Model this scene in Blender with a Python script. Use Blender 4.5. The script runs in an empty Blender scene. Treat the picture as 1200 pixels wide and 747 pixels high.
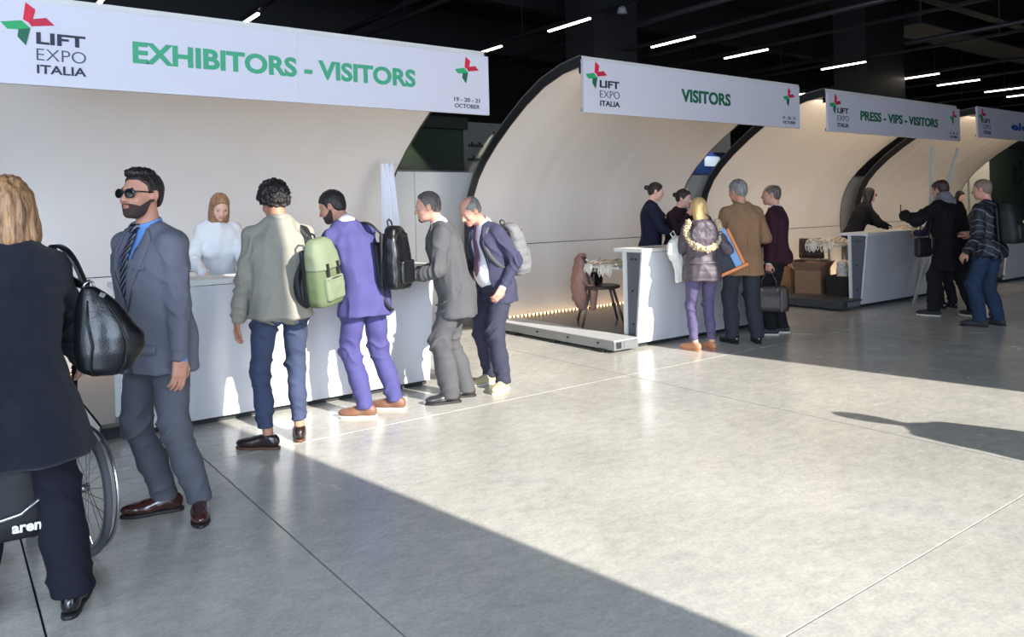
import bpy, math, random
import numpy as np
from mathutils import Vector, Matrix, noise
from mathutils.bvhtree import BVHTree
random.seed(7)
SC = bpy.context.scene
COL = SC.collection
def lin(c):
    return tuple(((v/255.0)/12.92 if v/255.0 <= .04045 else ((v/255.0+.055)/1.055)**2.4) for v in c)
# ------------------------------------------------------------------ camera
CAM_H = 1.55
cd = bpy.data.cameras.new('camera'); cam = bpy.data.objects.new('camera', cd); COL.objects.link(cam)
cd.sensor_width = 36.0; cd.lens = 903.9/1200*36; cd.shift_x = 0.0; cd.shift_y = -(373.5-245.9)/1200
cd.clip_start = .05; cd.clip_end = 200
_y = math.radians(53.31); _r = math.radians(-1.347)
_F = Vector((math.cos(_y), math.sin(_y), 0)); _R = Vector((math.sin(_y), -math.cos(_y), 0)); _U = Vector((0, 0, 1))
_R2 = _R*math.cos(_r)+_U*math.sin(_r); _U2 = _R2.cross(_F)
cam.matrix_world = Matrix(((_R2.x, _U2.x, -_F.x, 0), (_R2.y, _U2.y, -_F.y, 0), (_R2.z, _U2.z, -_F.z, CAM_H), (0, 0, 0, 1)))
SC.camera = cam
# ------------------------------------------------------------------ light and exposure
SC.view_settings.view_transform = 'Standard'; SC.view_settings.look = 'None'
SC.view_settings.exposure = 0.30; SC.view_settings.gamma = 1.0; SC.view_settings.use_curve_mapping = False
w = bpy.data.worlds.new('sky'); SC.world = w; w.use_nodes = True
bg = w.node_tree.nodes['Background']; bg.inputs[0].default_value = (.62, .76, 1.0, 1); bg.inputs[1].default_value = 1.0
SUN_EL = math.radians(27)
sd = bpy.data.lights.new('sun', 'SUN'); sd.energy = 7.8; sd.angle = math.radians(.35); sd.color = (1.0, .95, .88)
sun = bpy.data.objects.new('sun', sd); COL.objects.link(sun)
_d = Vector((-.145*math.cos(SUN_EL), .989*math.cos(SUN_EL), -math.sin(SUN_EL)))
sun.rotation_euler = _d.to_track_quat('-Z', 'Y').to_euler(); sun.location = (8, -12, 9)
def area(name, loc, aim, sx, sy, power, col, spread=180):
    l = bpy.data.lights.new(name, 'AREA'); l.shape = 'RECTANGLE'; l.size = sx; l.size_y = sy; l.energy = power; l.color = col
    l.spread = math.radians(spread)
    o = bpy.data.objects.new(name, l); COL.objects.link(o); o.location = loc
    o.rotation_euler = (Vector(aim)-Vector(loc)).to_track_quat('-Z', 'Z').to_euler(); return o
# added area lights stand in for daylight; only the doorway is an actual opening
area('daylight_fill_front', (-2.3, -3.75, 2.4), (-1.2, 5, 1.7), 9.0, 3.8, 1230, (.66, .80, 1.0))
area('daylight_door', (5.5, -3.75, 3.0), (5.2, 5, 1.2), 4.6, 5.4, 150, (.80, .88, 1.0))
area('daylight_fill_side', (-6.9, 2.5, 2.4), (0, 4.5, 1.4), 8.0, 3.6, 340, (.62, .78, 1.0))  # added bluish fill just inside the solid left wall, no window there
# ------------------------------------------------------------------ materials
MATS = {}
def mat(name, rgb, rough=.6, metal=0.0, bump=0.0, bscale=60, var=0.0, vscale=5, spec=.5, sheen=0.0, coat=0.0, stretch=(1, 1, 1), emit=None, es=1.0, alpha=1.0, bdetail=3):
    if name in MATS: return MATS[name]
    m = bpy.data.materials.new(name); m.use_nodes = True; nt = m.node_tree; N = nt.nodes; L = nt.links
    b = N['Principled BSDF']; c = lin(rgb)
    b.inputs['Base Color'].default_value = (*c, 1); b.inputs['Roughness'].default_value = rough
    b.inputs['Metallic'].default_value = metal; b.inputs['Specular IOR Level'].default_value = spec
    b.inputs['Sheen Weight'].default_value = sheen; b.inputs['Coat Weight'].default_value = coat
    b.inputs['Alpha'].default_value = alpha
    if emit: b.inputs['Emission Color'].default_value = (*lin(emit), 1); b.inputs['Emission Strength'].default_value = es
    if bump or var:
        tc = N.new('ShaderNodeTexCoord'); mp = N.new('ShaderNodeMapping'); mp.inputs['Scale'].default_value = stretch
        L.new(tc.outputs['Object'], mp.inputs[0])
    if bump:
        n = N.new('ShaderNodeTexNoise'); n.inputs['Scale'].default_value = bscale; n.inputs['Detail'].default_value = bdetail
        L.new(mp.outputs[0], n.inputs['Vector'])
        bp = N.new('ShaderNodeBump'); bp.inputs['Strength'].default_value = bump; bp.inputs['Distance'].default_value = .01
        L.new(n.outputs[0], bp.inputs['Height']); L.new(bp.outputs[0], b.inputs['Normal'])
    if var:
        n2 = N.new('ShaderNodeTexNoise'); n2.inputs['Scale'].default_value = vscale; n2.inputs['Detail'].default_value = 4
        L.new(mp.outputs[0], n2.inputs['Vector'])
        r = N.new('ShaderNodeValToRGB'); r.color_ramp.elements[0].position = .3; r.color_ramp.elements[1].position = .7
        r.color_ramp.elements[0].color = (*[v*(1-var) for v in c], 1); r.color_ramp.elements[1].color = (*[min(1, v*(1+var)) for v in c], 1)
        L.new(n2.outputs[0], r.inputs[0]); L.new(r.outputs[0], b.inputs['Base Color'])
    MATS[name] = m; return m
# ------------------------------------------------------------------ mesh helpers
class MB:
    def __init__(s): s.v = []; s.f = []; s.mi = []
    def add(s, v, f, mi=0):
        o = len(s.v); s.v += [tuple(p) for p in v]; s.f += [tuple(i+o for i in q) for q in f]; s.mi += [mi]*len(f); return s
    def box(s, x0, x1, y0, y1, z0, z1, mi=0, M=None):
        v = [Vector((x, y, z)) for x in (x0, x1) for y in (y0, y1) for z in (z0, z1)]
        if M is not None: v = [M @ p for p in v]
        return s.add(v, [(0, 1, 3, 2), (4, 6, 7, 5), (0, 4, 5, 1), (2, 3, 7, 6), (0, 2, 6, 4), (1, 5, 7, 3)], mi)
    def tube(s, pts, r, n=8, mi=0, cap=True, r2=None):
        pts = [Vector(p) for p in pts]; rings = []
        up = None
        for i, p in enumerate(pts):
            t = (pts[min(i+1, len(pts)-1)]-pts[max(i-1, 0)]).normalized()
            if up is None:
                up = Vector((0, 0, 1)) if abs(t.z) < .9 else Vector((1, 0, 0))
            a = t.cross(up).normalized(); b2 = a.cross(t).normalized(); up = b2
            rr = r if r2 is None else r+(r2-r)*i/max(1, len(pts)-1)
            rings.append([p+a*math.cos(2*math.pi*k/n)*rr+b2*math.sin(2*math.pi*k/n)*rr for k in range(n)])
        v = [q for R in rings for q in R]; f = []
        for i in range(len(rings)-1):
            for k in range(n): f.append((i*n+k, i*n+(k+1) % n, (i+1)*n+(k+1) % n, (i+1)*n+k))
        if cap: f.append(tuple(range(n))[::-1]); f.append(tuple((len(rings)-1)*n+k for k in range(n)))
        return s.add(v, f, mi)
    def prism(s, poly, a, b, fn, mi=0):   # poly of (u,v); fn(u,v,w) -> point
        n = len(poly); v = [fn(u, q, a) for u, q in poly]+[fn(u, q, b) for u, q in poly]
        f = [tuple(range(n)), tuple(range(2*n-1, n-1, -1))]+[(i, i+n, (i+1) % n+n, (i+1) % n) for i in range(n)]
        return s.add(v, f, mi)
    def build(s, name, mats, parent=None, smooth=False, bevel=0, org=None, kind=None):
        v = np.array(s.v, dtype=float)
        if org is not None: v = v-np.array(org)
        me = bpy.data.meshes.new(name); me.from_pydata([tuple(p) for p in v], [], s.f); me.update()
        mats = mats if isinstance(mats, (list, tuple)) else [mats]
        for m in mats: me.materials.append(m)
        if len(mats) > 1: me.polygons.foreach_set('material_index', s.mi)
        if smooth: me.polygons.foreach_set('use_smooth', [True]*len(me.polygons))
        o = bpy.data.objects.new(name, me); COL.objects.link(o)
        import bmesh
        bm = bmesh.new(); bm.from_mesh(me); bmesh.ops.recalc_face_normals(bm, faces=bm.faces[:]); bm.to_mesh(me); bm.free()
        if org is not None and parent is None: o.location = org
        if parent is not None: o.parent = parent
        if bevel:
            bv = o.modifiers.new('bevel', 'BEVEL'); bv.width = bevel; bv.segments = 2; bv.limit_method = 'ANGLE'
            if not smooth: bv.harden_normals = False
        if kind: o['kind'] = kind
        return o
def thing(name, label, cat, loc=(0, 0, 0), rz=0, group=None):
    o = bpy.data.objects.new(name, None); COL.objects.link(o); o.location = loc; o.rotation_euler = (0, 0, rz); o.empty_display_size = .2
    o['label'] = label; o['category'] = cat
    if group: o['group'] = group
    return o
def tag(o, label, cat, group=None, kind=None):
    o['label'] = label; o['category'] = cat
    if group: o['group'] = group
    if kind: o['kind'] = kind
    return o
def struct(o): o['kind'] = 'structure'; return o
def part(name, mb, m, par, **k):
    return mb.build(name, m, par, org=tuple(par.location), **k)
def text(name, s, x0, x1, z0, z1, y, m, parent, bold=0.0, depth=.004, M=None):
    cu = bpy.data.curves.new(name, 'FONT'); cu.body = s; cu.size = 1; cu.offset = bold; cu.extrude = .002; cu.resolution_u = 4
    o = bpy.data.objects.new(name, cu); COL.objects.link(o); bpy.context.view_layer.update()
    me = bpy.data.meshes.new_from_object(o); COL.objects.unlink(o); bpy.data.objects.remove(o)
    n = len(me.vertices); co = np.zeros(n*3); me.vertices.foreach_get('co', co); co = co.reshape(-1, 3)
    mn = co.min(0); mx = co.max(0)
    out = np.zeros_like(co)
    out[:, 0] = x0+(co[:, 0]-mn[0])/(mx[0]-mn[0])*(x1-x0); out[:, 2] = z0+(co[:, 1]-mn[1])/(mx[1]-mn[1])*(z1-z0)
    out[:, 1] = y-(co[:, 2]-mn[2])/(mx[2]-mn[2])*depth
    if M is not None: out = np.array([tuple(M @ Vector(p)) for p in out])
    if parent is not None: out = out-np.array(parent.location)
    me.vertices.foreach_set('co', out.ravel()); me.materials.clear(); me.materials.append(m); me.update()
    t = bpy.data.objects.new(name, me); COL.objects.link(t); t.parent = parent; return t
# ================================================================== floor
def concrete():
    m = bpy.data.materials.new('polished_concrete'); m.use_nodes = True; nt = m.node_tree; N = nt.nodes; L = nt.links
    b = N['Principled BSDF']; tc = N.new('ShaderNodeTexCoord')
    def nz(scale, detail, st=(1, 1, 1), dist=0, rough=.6):
        mp = N.new('ShaderNodeMapping'); mp.inputs['Scale'].default_value = st; mp.inputs['Rotation'].default_value = (0, 0, .5)
        L.new(tc.outputs['Object'], mp.inputs[0])
        n = N.new('ShaderNodeTexNoise'); n.inputs['Scale'].default_value = scale; n.inputs['Detail'].default_value = detail
        n.inputs['Distortion'].default_value = dist; n.inputs['Roughness'].default_value = rough
        L.new(mp.outputs[0], n.inputs['Vector']); return n.outputs[0]
    def ramp(src, p0, c0, p1, c1):
        r = N.new('ShaderNodeValToRGB'); r.color_ramp.elements[0].position = p0; r.color_ramp.elements[1].position = p1
        r.color_ramp.elements[0].color = (*c0, 1); r.color_ramp.elements[1].color = (*c1, 1); L.new(src, r.inputs[0]); return r.outputs[0]
    def mix(a, c, f, mode='MIX'):
        x = N.new('ShaderNodeMix'); x.data_type = 'RGBA'; x.blend_type = mode
        if isinstance(f, float): x.inputs[0].default_value = f
        else: L.new(f, x.inputs[0])
        L.new(a, x.inputs[6]); L.new(c, x.inputs[7]); return x.outputs[2]
    base = ramp(nz(.8, 8, dist=.2), .3, lin((180, 178, 170)), .72, lin((208, 205, 196)))
    fine = ramp(nz(9, 12, (1, 1.6, 1), .25, .75), .32, (.80, .80, .79), .62, (1.06, 1.05, 1.03))
    c = mix(base, fine, 1.0, 'MULTIPLY')
    scr = ramp(nz(2.2, 6, (.25, 5, 1), .8), .64, (1, 1, 1), .72, (.80, .80, .82))
    c = mix(c, scr, .7, 'MULTIPLY')
    sp_ = ramp(nz(55, 3, dist=0), .38, (.90, .90, .90), .60, (1.05, 1.05, 1.05)); c = mix(c, sp_, .8, 'MULTIPLY')
    blot = ramp(nz(1.3, 3, dist=.5), .58, (1, 1, 1), .70, (.90, .93, .96))
    c = mix(c, blot, 1.0, 'MULTIPLY')
    L.new(c, b.inputs['Base Color'])
    rr = ramp(nz(3, 6, dist=.5), .3, (.16, .16, .16), .75, (.30, .30, .30)); L.new(rr, b.inputs['Roughness'])
    b.inputs['Specular IOR Level'].default_value = .55
    bp = N.new('ShaderNodeBump'); bp.inputs['Strength'].default_value = .04; bp.inputs['Distance'].default_value = .003
    L.new(nz(9, 8, dist=.5), bp.inputs['Height']); L.new(bp.outputs[0], b.inputs['Normal'])
    return m
CONC = concrete()
fl = struct(MB().box(-7, 46, -4, 20, -.2, -.012).build('floor', mat('joint_dark', (45, 45, 46), .9)))
XS = [-7, -3.4, .296, 1.341, 5.06, 8.78, 12.5, 16.22, 19.94, 23.66, 27.4, 31.1, 34.8, 38.5, 42.2, 46]
YS = [-4, -1.9, 1.65, 5.08, 8.9, 12.6, 16.3, 20]
for i in range(len(XS)-1):
    for j in range(len(YS)-1):
        g = .0045
        MB().box(XS[i]+g, XS[i+1]-g, YS[j]+g, YS[j+1]-g, -.012, 0).build('slab', CONC, fl)
# ================================================================== room shell
DK = mat('black_paint', (18, 18, 20), .75, bump=.1, bscale=8)
DK2 = mat('dark_grey_paint', (34, 34, 37), .6)
struct(MB().box(-7.2, 46.2, -4.2, 20.2, 6.9, 7.1).build('ceiling', DK))
struct(MB().box(-7.2, 46.2, 20, 20.2, -.2, 7).build('wall_back', DK))
struct(MB().box(46, 46.2, -4.2, 20, -.2, 7).build('wall_right', DK))
struct(MB().box(-7.2, -7, -4.2, 20, -.2, 7).build('wall_left', mat('grey_wall', (120, 122, 126), .8)))
GW = mat('grey_front_wall', (105, 106, 110), .8)
f = MB()
f.box(-7, 3.16, -4.2, -4, -.2, 7); f.box(7.9, 46, -4.2, -4, -.2, 7); f.box(3.16, 7.9, -4.2, -4, 6.5, 7)
struct(f.build('wall_front', GW))
MB().box(-60, 90, -60, -4.2, -.25, -.2).build('forecourt', mat('asphalt', (120, 118, 114), .9))['kind'] = 'structure'
# ceiling steelwork, ducts and lamp tracks
for y in (4.0, 8.0, 13.2, 17.6):
    t = thing('ceiling_beam', 'black steel ceiling beam across the hall at %s' % {4.0: 'front of the desks', 8.0: 'the back of the desks', 13.2: 'the booths behind', 17.6: 'the rear of the hall'}[y], 'beam', (19, y, 6.2))
    part('web', MB().box(-7, 46, y-.02, y+.02, 5.95, 6.9), DK2, t)
    part('flange', MB().box(-7, 46, y-.14, y+.14, 5.9, 5.96), DK2, t)
t = thing('air_duct', 'broad dark grey air duct under the ceiling at upper right', 'duct', (22, 9.5, 6.3))
part('casing', MB().box(19.4, 44, 9.1, 10.2, 5.9, 6.6), mat('duct_grey', (52, 50, 54), .5, metal=.2), t, bevel=.03)
LAMP = mat('lit_lamp_tube', (255, 244, 225), .5, emit=(255, 243, 222), es=9)
HOUS = mat('lamp_housing', (40, 40, 42), .4, metal=.3)
rows = [1.83, 3.82, 5.9, 8.21, 10.68, 12.8, 15.8, 18.88, 20.8, 23.37, 25.1, 28.2, 31.5]
ORD = ['first', 'second', 'third', 'fourth', 'fifth', 'sixth', 'seventh', 'eighth', 'ninth', 'tenth', 'eleventh', 'twelfth', 'thirteenth']
for k, rx in enumerate(rows):
    tr = thing('lamp_track', 'thin dark lamp track under the black ceiling, %s from the left' % ORD[k], 'track', (rx, 11, 4.56), group='ceiling lamp tracks')
    part('rail', MB().box(rx-.03, rx+.03, 4.5, 17, 4.55, 4.6), HOUS, tr)
    for hy in (6.0, 10.6, 15.2):
        part('hanger', MB().tube([(rx, hy, 4.6), (rx, hy, 6.9)], .008, 5), HOUS, tr)
    segs = []
    if rx > 8: segs.append((8.85, 9.9, 'front'))
    if rx != 5.9: segs.append((11.2, 12.25, 'middle'))
    if rx > 12: segs.append((14.0, 15.05, 'rear'))
    for (a, b2, wh) in segs:
        off = {15.8: -.3, 18.88: -.4, 20.8: -.5, 23.37: -.6, 25.1: -.5}.get(rx, 0) if a < 11 else 0
        l = thing('ceiling_lamp', 'lit white linear lamp, %s one on the %s lamp track from the left' % (wh, ORD[k]), 'lamp', (rx, (a+b2)/2+off, 4.5), group='linear ceiling lamps')
        part('housing', MB().box(rx-.035, rx+.035, a+off, b2+off, 4.515, 4.55), HOUS, l)
        part('tube', MB().box(rx-.02, rx+.02, a+off+.02, b2+off-.02, 4.49, 4.515), LAMP, l)
PIPE = mat('grey_pipe', (70, 68, 72), .45, metal=.4)
for i, (x, z, lb) in enumerate(((7.2, 5.5, 'behind the first sign'), (11.6, 5.3, 'above the second sign'), (14.6, 5.4, 'above the third sign'), (19.6, 5.5, 'at upper right'))):
    tag(MB().tube([(x, 4.5, z), (x, 18, z)], .06, 8).build('pipe', PIPE, smooth=True), 'grey pipe running back under the black ceiling ' + lb, 'pipe')
for (x0, x1, y, lb) in ((17.0, 19.0, 9.2, 'broad black square column behind the third sign'), (9.9, 11.3, 10.6, 'black square column behind the second sign')):
    t = thing('column', lb, 'column', ((x0+x1)/2, y, 0))
    part('shaft', MB().box(x0, x1-.25, y, y+.8, 0, 6.9), DK2, t)
    part('base_plate', MB().box(x0-.05, x1-.2, y-.05, y+.85, 0, .12), DK, t)
t = thing('security_camera', 'round white security camera on a bracket above the second sign', 'camera', (10.2, 10.2, 5.3))
part('dome', MB().tube([(10.2, 10.15, 5.12), (10.2, 10.15, 5.2), (10.2, 10.15, 5.25)], .1, 14, r2=.06), mat('cctv', (150, 150, 152), .3), t, smooth=True)
part('bracket', MB().tube([(10.2, 10.15, 5.24), (10.2, 10.6, 5.24)], .02, 6), HOUS, t)
# ================================================================== booths behind
part_w = mat('white_partition', (236, 234, 230), .55, bump=.05, bscale=3)
t = thing('partition', 'long white low partition wall behind the curved desk shells', 'partition', (9, 9.0, 0))
for k in range(13):
    x = 2.6+k*1.25
    part('panel', MB().box(x+.004, x+1.246, 9.0, 9.06, 0, 2.085), part_w, t)
    part('top_rail', MB().box(x, x+1.25, 8.99, 9.07, 2.085, 2.11), mat('alu', (150, 150, 150), .35, metal=.8), t)
t = thing('exhibition_booth', 'dark green booth wall beyond the white partition with spot light', 'booth', (6.5, 11.6, 0))
part('wall_panel', MB().box(4.0, 7.55, 11.6, 11.7, 0, 3.17), mat('dark_green', (58, 74, 58), .6), t)
part('fascia', MB().box(4.0, 7.6, 11.45, 11.6, 3.0, 3.2), mat('booth_fascia', (50, 54, 50), .6), t)
part('plinth', MB().box(4.0, 7.5, 11.5, 11.6, 2.2, 2.42), mat('booth_grey', (70, 76, 70), .6), t)
sp = bpy.data.lights.new('booth_spot', 'SPOT'); sp.energy = 55; sp.spot_size = 1.3; sp.color = (1, .97, .8); so = bpy.data.objects.new('booth_spot', sp); COL.objects.link(so)
so.location = (6.2, 11.25, 3.15); so.rotation_euler = (.25, 0, 0)
sp2 = sp.copy(); sp2.energy = 90; sp2.color = (1, .96, .9); s2 = bpy.data.objects.new('booth_spot', sp2); COL.objects.link(s2); s2.location = (14.2, 11.1, 3.3); s2.rotation_euler = (.3, 0, 0)
sp3 = sp.copy(); sp3.energy = 60; s3 = bpy.data.objects.new('booth_spot', sp3); COL.objects.link(s3); s3.location = (8.5, 11.2, 3.35); s3.rotation_euler = (.3, 0, 0)
t = thing('poster_wall', 'grey booth wall printed with small black partner names', 'wall panel', (8.5, 11.6, 0))
part('board', MB().box(7.6, 9.3, 11.6, 11.66, 0, 3.15), mat('poster_grey', (128, 128, 124), .6), t)
blk = mat('black_print', (30, 30, 32), .6)
for k, (s, x0, x1, z) in enumerate((('ifm', 8.0, 8.25, 2.92), ('Sicor', 7.95, 8.3, 2.68), ('Omar', 7.4+.25, 7.85, 2.45), ('LIFT', 8.0, 8.35, 2.44))):
    pass
for z, xs in ((2.95, (8.25,)), (2.70, (7.7, 8.25)), (2.45, (7.68, 8.2))):
    for x in xs:
        mb = MB()
        for j in range(6): mb.box(x+j*.055, x+j*.055+.035, 11.585, 11.6, z, z+.05+.04*((j*7+int(x*10)) % 3 == 0))
        part('print', mb, blk, t)
t = thing('exhibition_booth', 'deep blue booth panel glimpsed between second and third shells', 'booth', (13.9, 11.6, 0))
part('wall_panel', MB().box(12.9, 15.2, 11.6, 11.7, 0, 2.78), mat('deep_blue', (14, 42, 96), .5), t)
part('header', MB().box(12.9, 15.2, 11.62, 11.72, 2.78, 3.3), mat('warm_white', (226, 222, 212), .6), t)
part('frame', MB().box(14.2, 14.75, 11.58, 11.6, 2.45, 2.68), mat('pale_print', (160, 175, 190), .5), t)
part('post', MB().box(13.0, 13.25, 11.4, 11.6, 0, 2.6), mat('warm_white', (226, 222, 212), .6), t)
t = thing('display_wall', 'tall dark green glass display with round swirl emblem at far right', 'display', (29, 10.6, 0))
part('back_panel', MB().box(26.5, 34, 10.6, 10.7, 0, 3.3), mat('glass_dark', (52, 62, 56), .35), t)
part('frame', MB().box(26.2, 26.6, 10.5, 10.6, 0, 3.5).box(26.2, 34, 10.5, 10.6, 3.2, 3.5), DK, t)
ml = MB()
ml.tube([(29.0+.38*math.cos(a), 10.57, 2.45+.38*math.sin(a)) for a in np.linspace(.5, 5.9, 24)], .035, 6)
ml.tube([(29.0+.2*math.cos(a), 10.57, 2.45+.14*math.sin(a)) for a in np.linspace(-.3, 4.9, 18)], .03, 6)
part('emblem', ml, mat('emblem_black', (20, 26, 24), .5), t)
t = thing('light_pillar', 'pale beige panel pillar beside the dark display at far right', 'pillar', (24.6, 10.3, 0))
part('panel', MB().box(23.7, 24.6, 10.3, 10.4, 0, 3.4), mat('pale_beige', (196, 190, 172), .6), t)
part('panel', MB().box(24.63, 26.0, 10.25, 10.35, 0, 3.4), mat('pale_beige', (196, 190, 172), .6), t)
area('far_booth_light', (25.5, 8.7, 3.6), (25.5, 10.4, 1.6), 3.0, .5, 40, (1, .95, .85))
# ================================================================== curved shells
PROF = [(8.20, .14), (8.25, .35), (8.30, .60), (8.34, .85), (8.36, 1.08), (8.355, 1.3), (8.325, 1.52), (8.26, 1.74), (8.14, 1.95), (7.97, 2.14), (7.74, 2.34), (7.45, 2.55), (7.12, 2.76), (6.78, 2.93), (6.44, 3.03), (6.13, 3.07)]
def shell_mat():
    m = mat('satin_laminate', (220, 215, 210), .38, spec=.5, coat=.12)
    nt = m.node_tree; N = nt.nodes; L = nt.links; b = N['Principled BSDF']
    b.inputs['Coat Roughness'].default_value = .25
    tc = N.new('ShaderNodeTexCoord'); mp = N.new('ShaderNodeMapping'); mp.inputs['Scale'].default_value = (1.5, .12, .12)
    n = N.new('ShaderNodeTexNoise'); n.inputs['Scale'].default_value = 1.2; n.inputs['Detail'].default_value = 1.5
    bp = N.new('ShaderNodeBump'); bp.inputs['Strength'].default_value = .6; bp.inputs['Distance'].default_value = .10
    L.new(tc.outputs['Object'], mp.inputs[0]); L.new(mp.outputs[0], n.inputs['Vector']); L.new(n.outputs[0], bp.inputs['Height']); L.new(bp.outputs[0], b.inputs['Normal'])
    return m
SHM = shell_mat()
RIM = mat('dark_rim', (44, 44, 46), .4); RIML = mat('rim_trim', (120, 120, 120), .3, metal=.5)
WH = mat('white_laminate', (212, 212, 217), .20, spec=.5, coat=.2)
WH2 = mat('white_edge', (226, 226, 222), .4)
FLG = mat('grey_vinyl', (92, 86, 82), .28, var=.12, vscale=3)
ALU = mat('aluminium', (165, 168, 172), .38, metal=.75)
STRIP = mat('warm_led_strip', (255, 214, 150), .5, emit=(255, 214, 160), es=3)
def shell(x0, x1, dz, label, warm, xr=None):
    xr = xr or x1
    t = thing('desk_shell', label, 'curved wall', ((x0+x1)/2, 7.2, 0))
    P = [(y, z+dz if z > .2 else z) for y, z in PROF]
    def offs(th):
        out = []
        for i in range(len(P)):
            a = Vector(P[max(i-1, 0)]); b2 = Vector(P[min(i+1, len(P)-1)]); d = (b2-a).normalized(); out.append((P[i][0]+d.y*th, P[i][1]-d.x*th))
        return out
    O = offs(.11)
    def sl(name, i0, i1, xa, xb, m, gap=0, push=0):
        mb = MB(); idx = list(range(i0, i1+1)); v = []
        I = offs(-push) if push else P
        for x in (xa, xb):
            v += [(x, *I[i]) for i in idx]+[(x, *O[i]) for i in idx]
        n = len(idx); f = []
        for k in range(n-1):
            f += [(k, k+1, 2*n+k+1, 2*n+k), (n+k, 3*n+k, 3*n+k+1, n+k+1), (k, n+k, n+k+1, k+1), (2*n+k, 2*n+k+1, 3*n+k+1, 3*n+k)]
        f += [(0, 2*n, 3*n, n), (n-1, 2*n-1, 4*n-1, 3*n-1)]
        mb.add(v, f); return part(name, mb, m, t, smooth=False)
    o1 = sl('lower_panel', 0, 4, x0, x1, SHM); o2 = sl('upper_panel', 4, len(P)-1, x0, x1, SHM)
    for o in (o1, o2):
        for p in o.data.polygons: p.use_smooth = abs(p.normal.x) < .5
        es = o.modifiers.new('split', 'EDGE_SPLIT'); es.split_angle = math.radians(40)
    part('seam', MB().box(x0, x1, P[4][0]-.004, P[4][0]+.01, P[4][1]-.004, P[4][1]+.004), RIM, t)
    for xa, s in ((x0, -1), (x1, 1)):
        sl('rim', 0, len(P)-1, xa+(-.02 if s < 0 else 0), xa+(0 if s < 0 else .02), RIM, push=.004)
        mb = MB(); mb.tube([(xa+s*.025, y, z) for y, z in O], .008, 5); part('rim_trim', mb, RIML, t)
    part('platform_floor', MB().box(x0+.52, xr, 5.98, 8.2, .10, .13), FLG, t)
    part('platform_base', MB().box(x0+.52, xr-.05, 6.05, 8.25, .0, .10), mat('base_dark', (40, 42, 44), .6), t)
    part('led_strip', MB().box(x0+.05, x1-.05, 8.135, 8.16, .131, .150), STRIP, t)
    for k in range(46):
        xx = x0+.08+k*(x1-x0-.16)/45
        if k % 2 == 0: pass
    mb = MB()
    for k in range(60): mb.box(x0+.06+k*(x1-x0-.12)/60, x0+.075+k*(x1-x0-.12)/60, 8.105, 8.12, .131, .158)
    o = part('strip_grille', mb, mat('base_dark', (40, 42, 44), .6), t); o['kind'] = 'stuff'
    lo = area('led_glow', ((x0+x1)/2, 8.06, .2), ((x0+x1)/2, 8.3, .9), x1-x0-.3, .05, warm, (1, .76, .50))
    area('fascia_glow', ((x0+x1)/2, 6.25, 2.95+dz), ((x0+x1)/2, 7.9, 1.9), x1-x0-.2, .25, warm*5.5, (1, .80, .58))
    return t
shell(.36, 4.28, -.09, 'curved off-white shell wall behind the leftmost registration desk', 1.6, 3.55)
shell(5.55, 9.55, 0, 'curved off-white shell wall behind the second desk with the coat chair', 1.2, 8.6)
shell(10.2, 14.3, 0, 'curved beige shell wall behind the third desk with cardboard boxes', 5.5, 13.2)
shell(15.04, 19.4, .02, 'curved shell wall behind the far right desk', 4)
# platform edge beams
def beam(x0, x1, y0, y1, label, dark=False):
    t = thing('edge_beam', label, 'platform beam', ((x0+x1)/2, y0, 0)); A = mat('aluminium_dark', (72, 76, 82), .45, metal=.4) if dark else ALU
    part('beam', MB().box(x0, x1, y0, y1, .03, .128), A, t, bevel=.004)
    part('top_plate', MB().box(x0+.004, x1+.0, y0+.004, y1, .128, .136), mat('plate_light', (205, 206, 206), .4, metal=.2) if not dark else A, t)
    part('end_plate', MB().box(x0+.03, x0+.10, y0-.006, y0, .05, .115), mat('slot_dark', (38, 38, 40), .6), t)
    part('end_cap', MB().box(x0+.14, x1-.02, y0-.008, y0, .045, .118), ALU, t)
    for yy in (y0+.15, y0+.95, y0+1.7): part('foot', MB().box(x0-.03, x0+.10, yy, yy+.12, 0, .03), mat('base_dark', (40, 42, 44), .6), t)
    for yy in (y0+.25, y0+.75, y0+1.3): part('bolt', MB().tube([(x0-.01, yy, .09), (x0+.01, yy, .09)], .012, 8), mat('slot_dark', (38, 38, 40), .6), t)
beam(5.70, 6.06, 5.9, 8.2, 'long aluminium platform beam left of the second desk')
beam(.42, .86, 5.9, 8.2, 'grey aluminium platform step left of the first desk', False)
beam(10.2, 10.66, 5.95, 8.2, 'dark platform edge beam left of the third desk', True)
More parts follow.
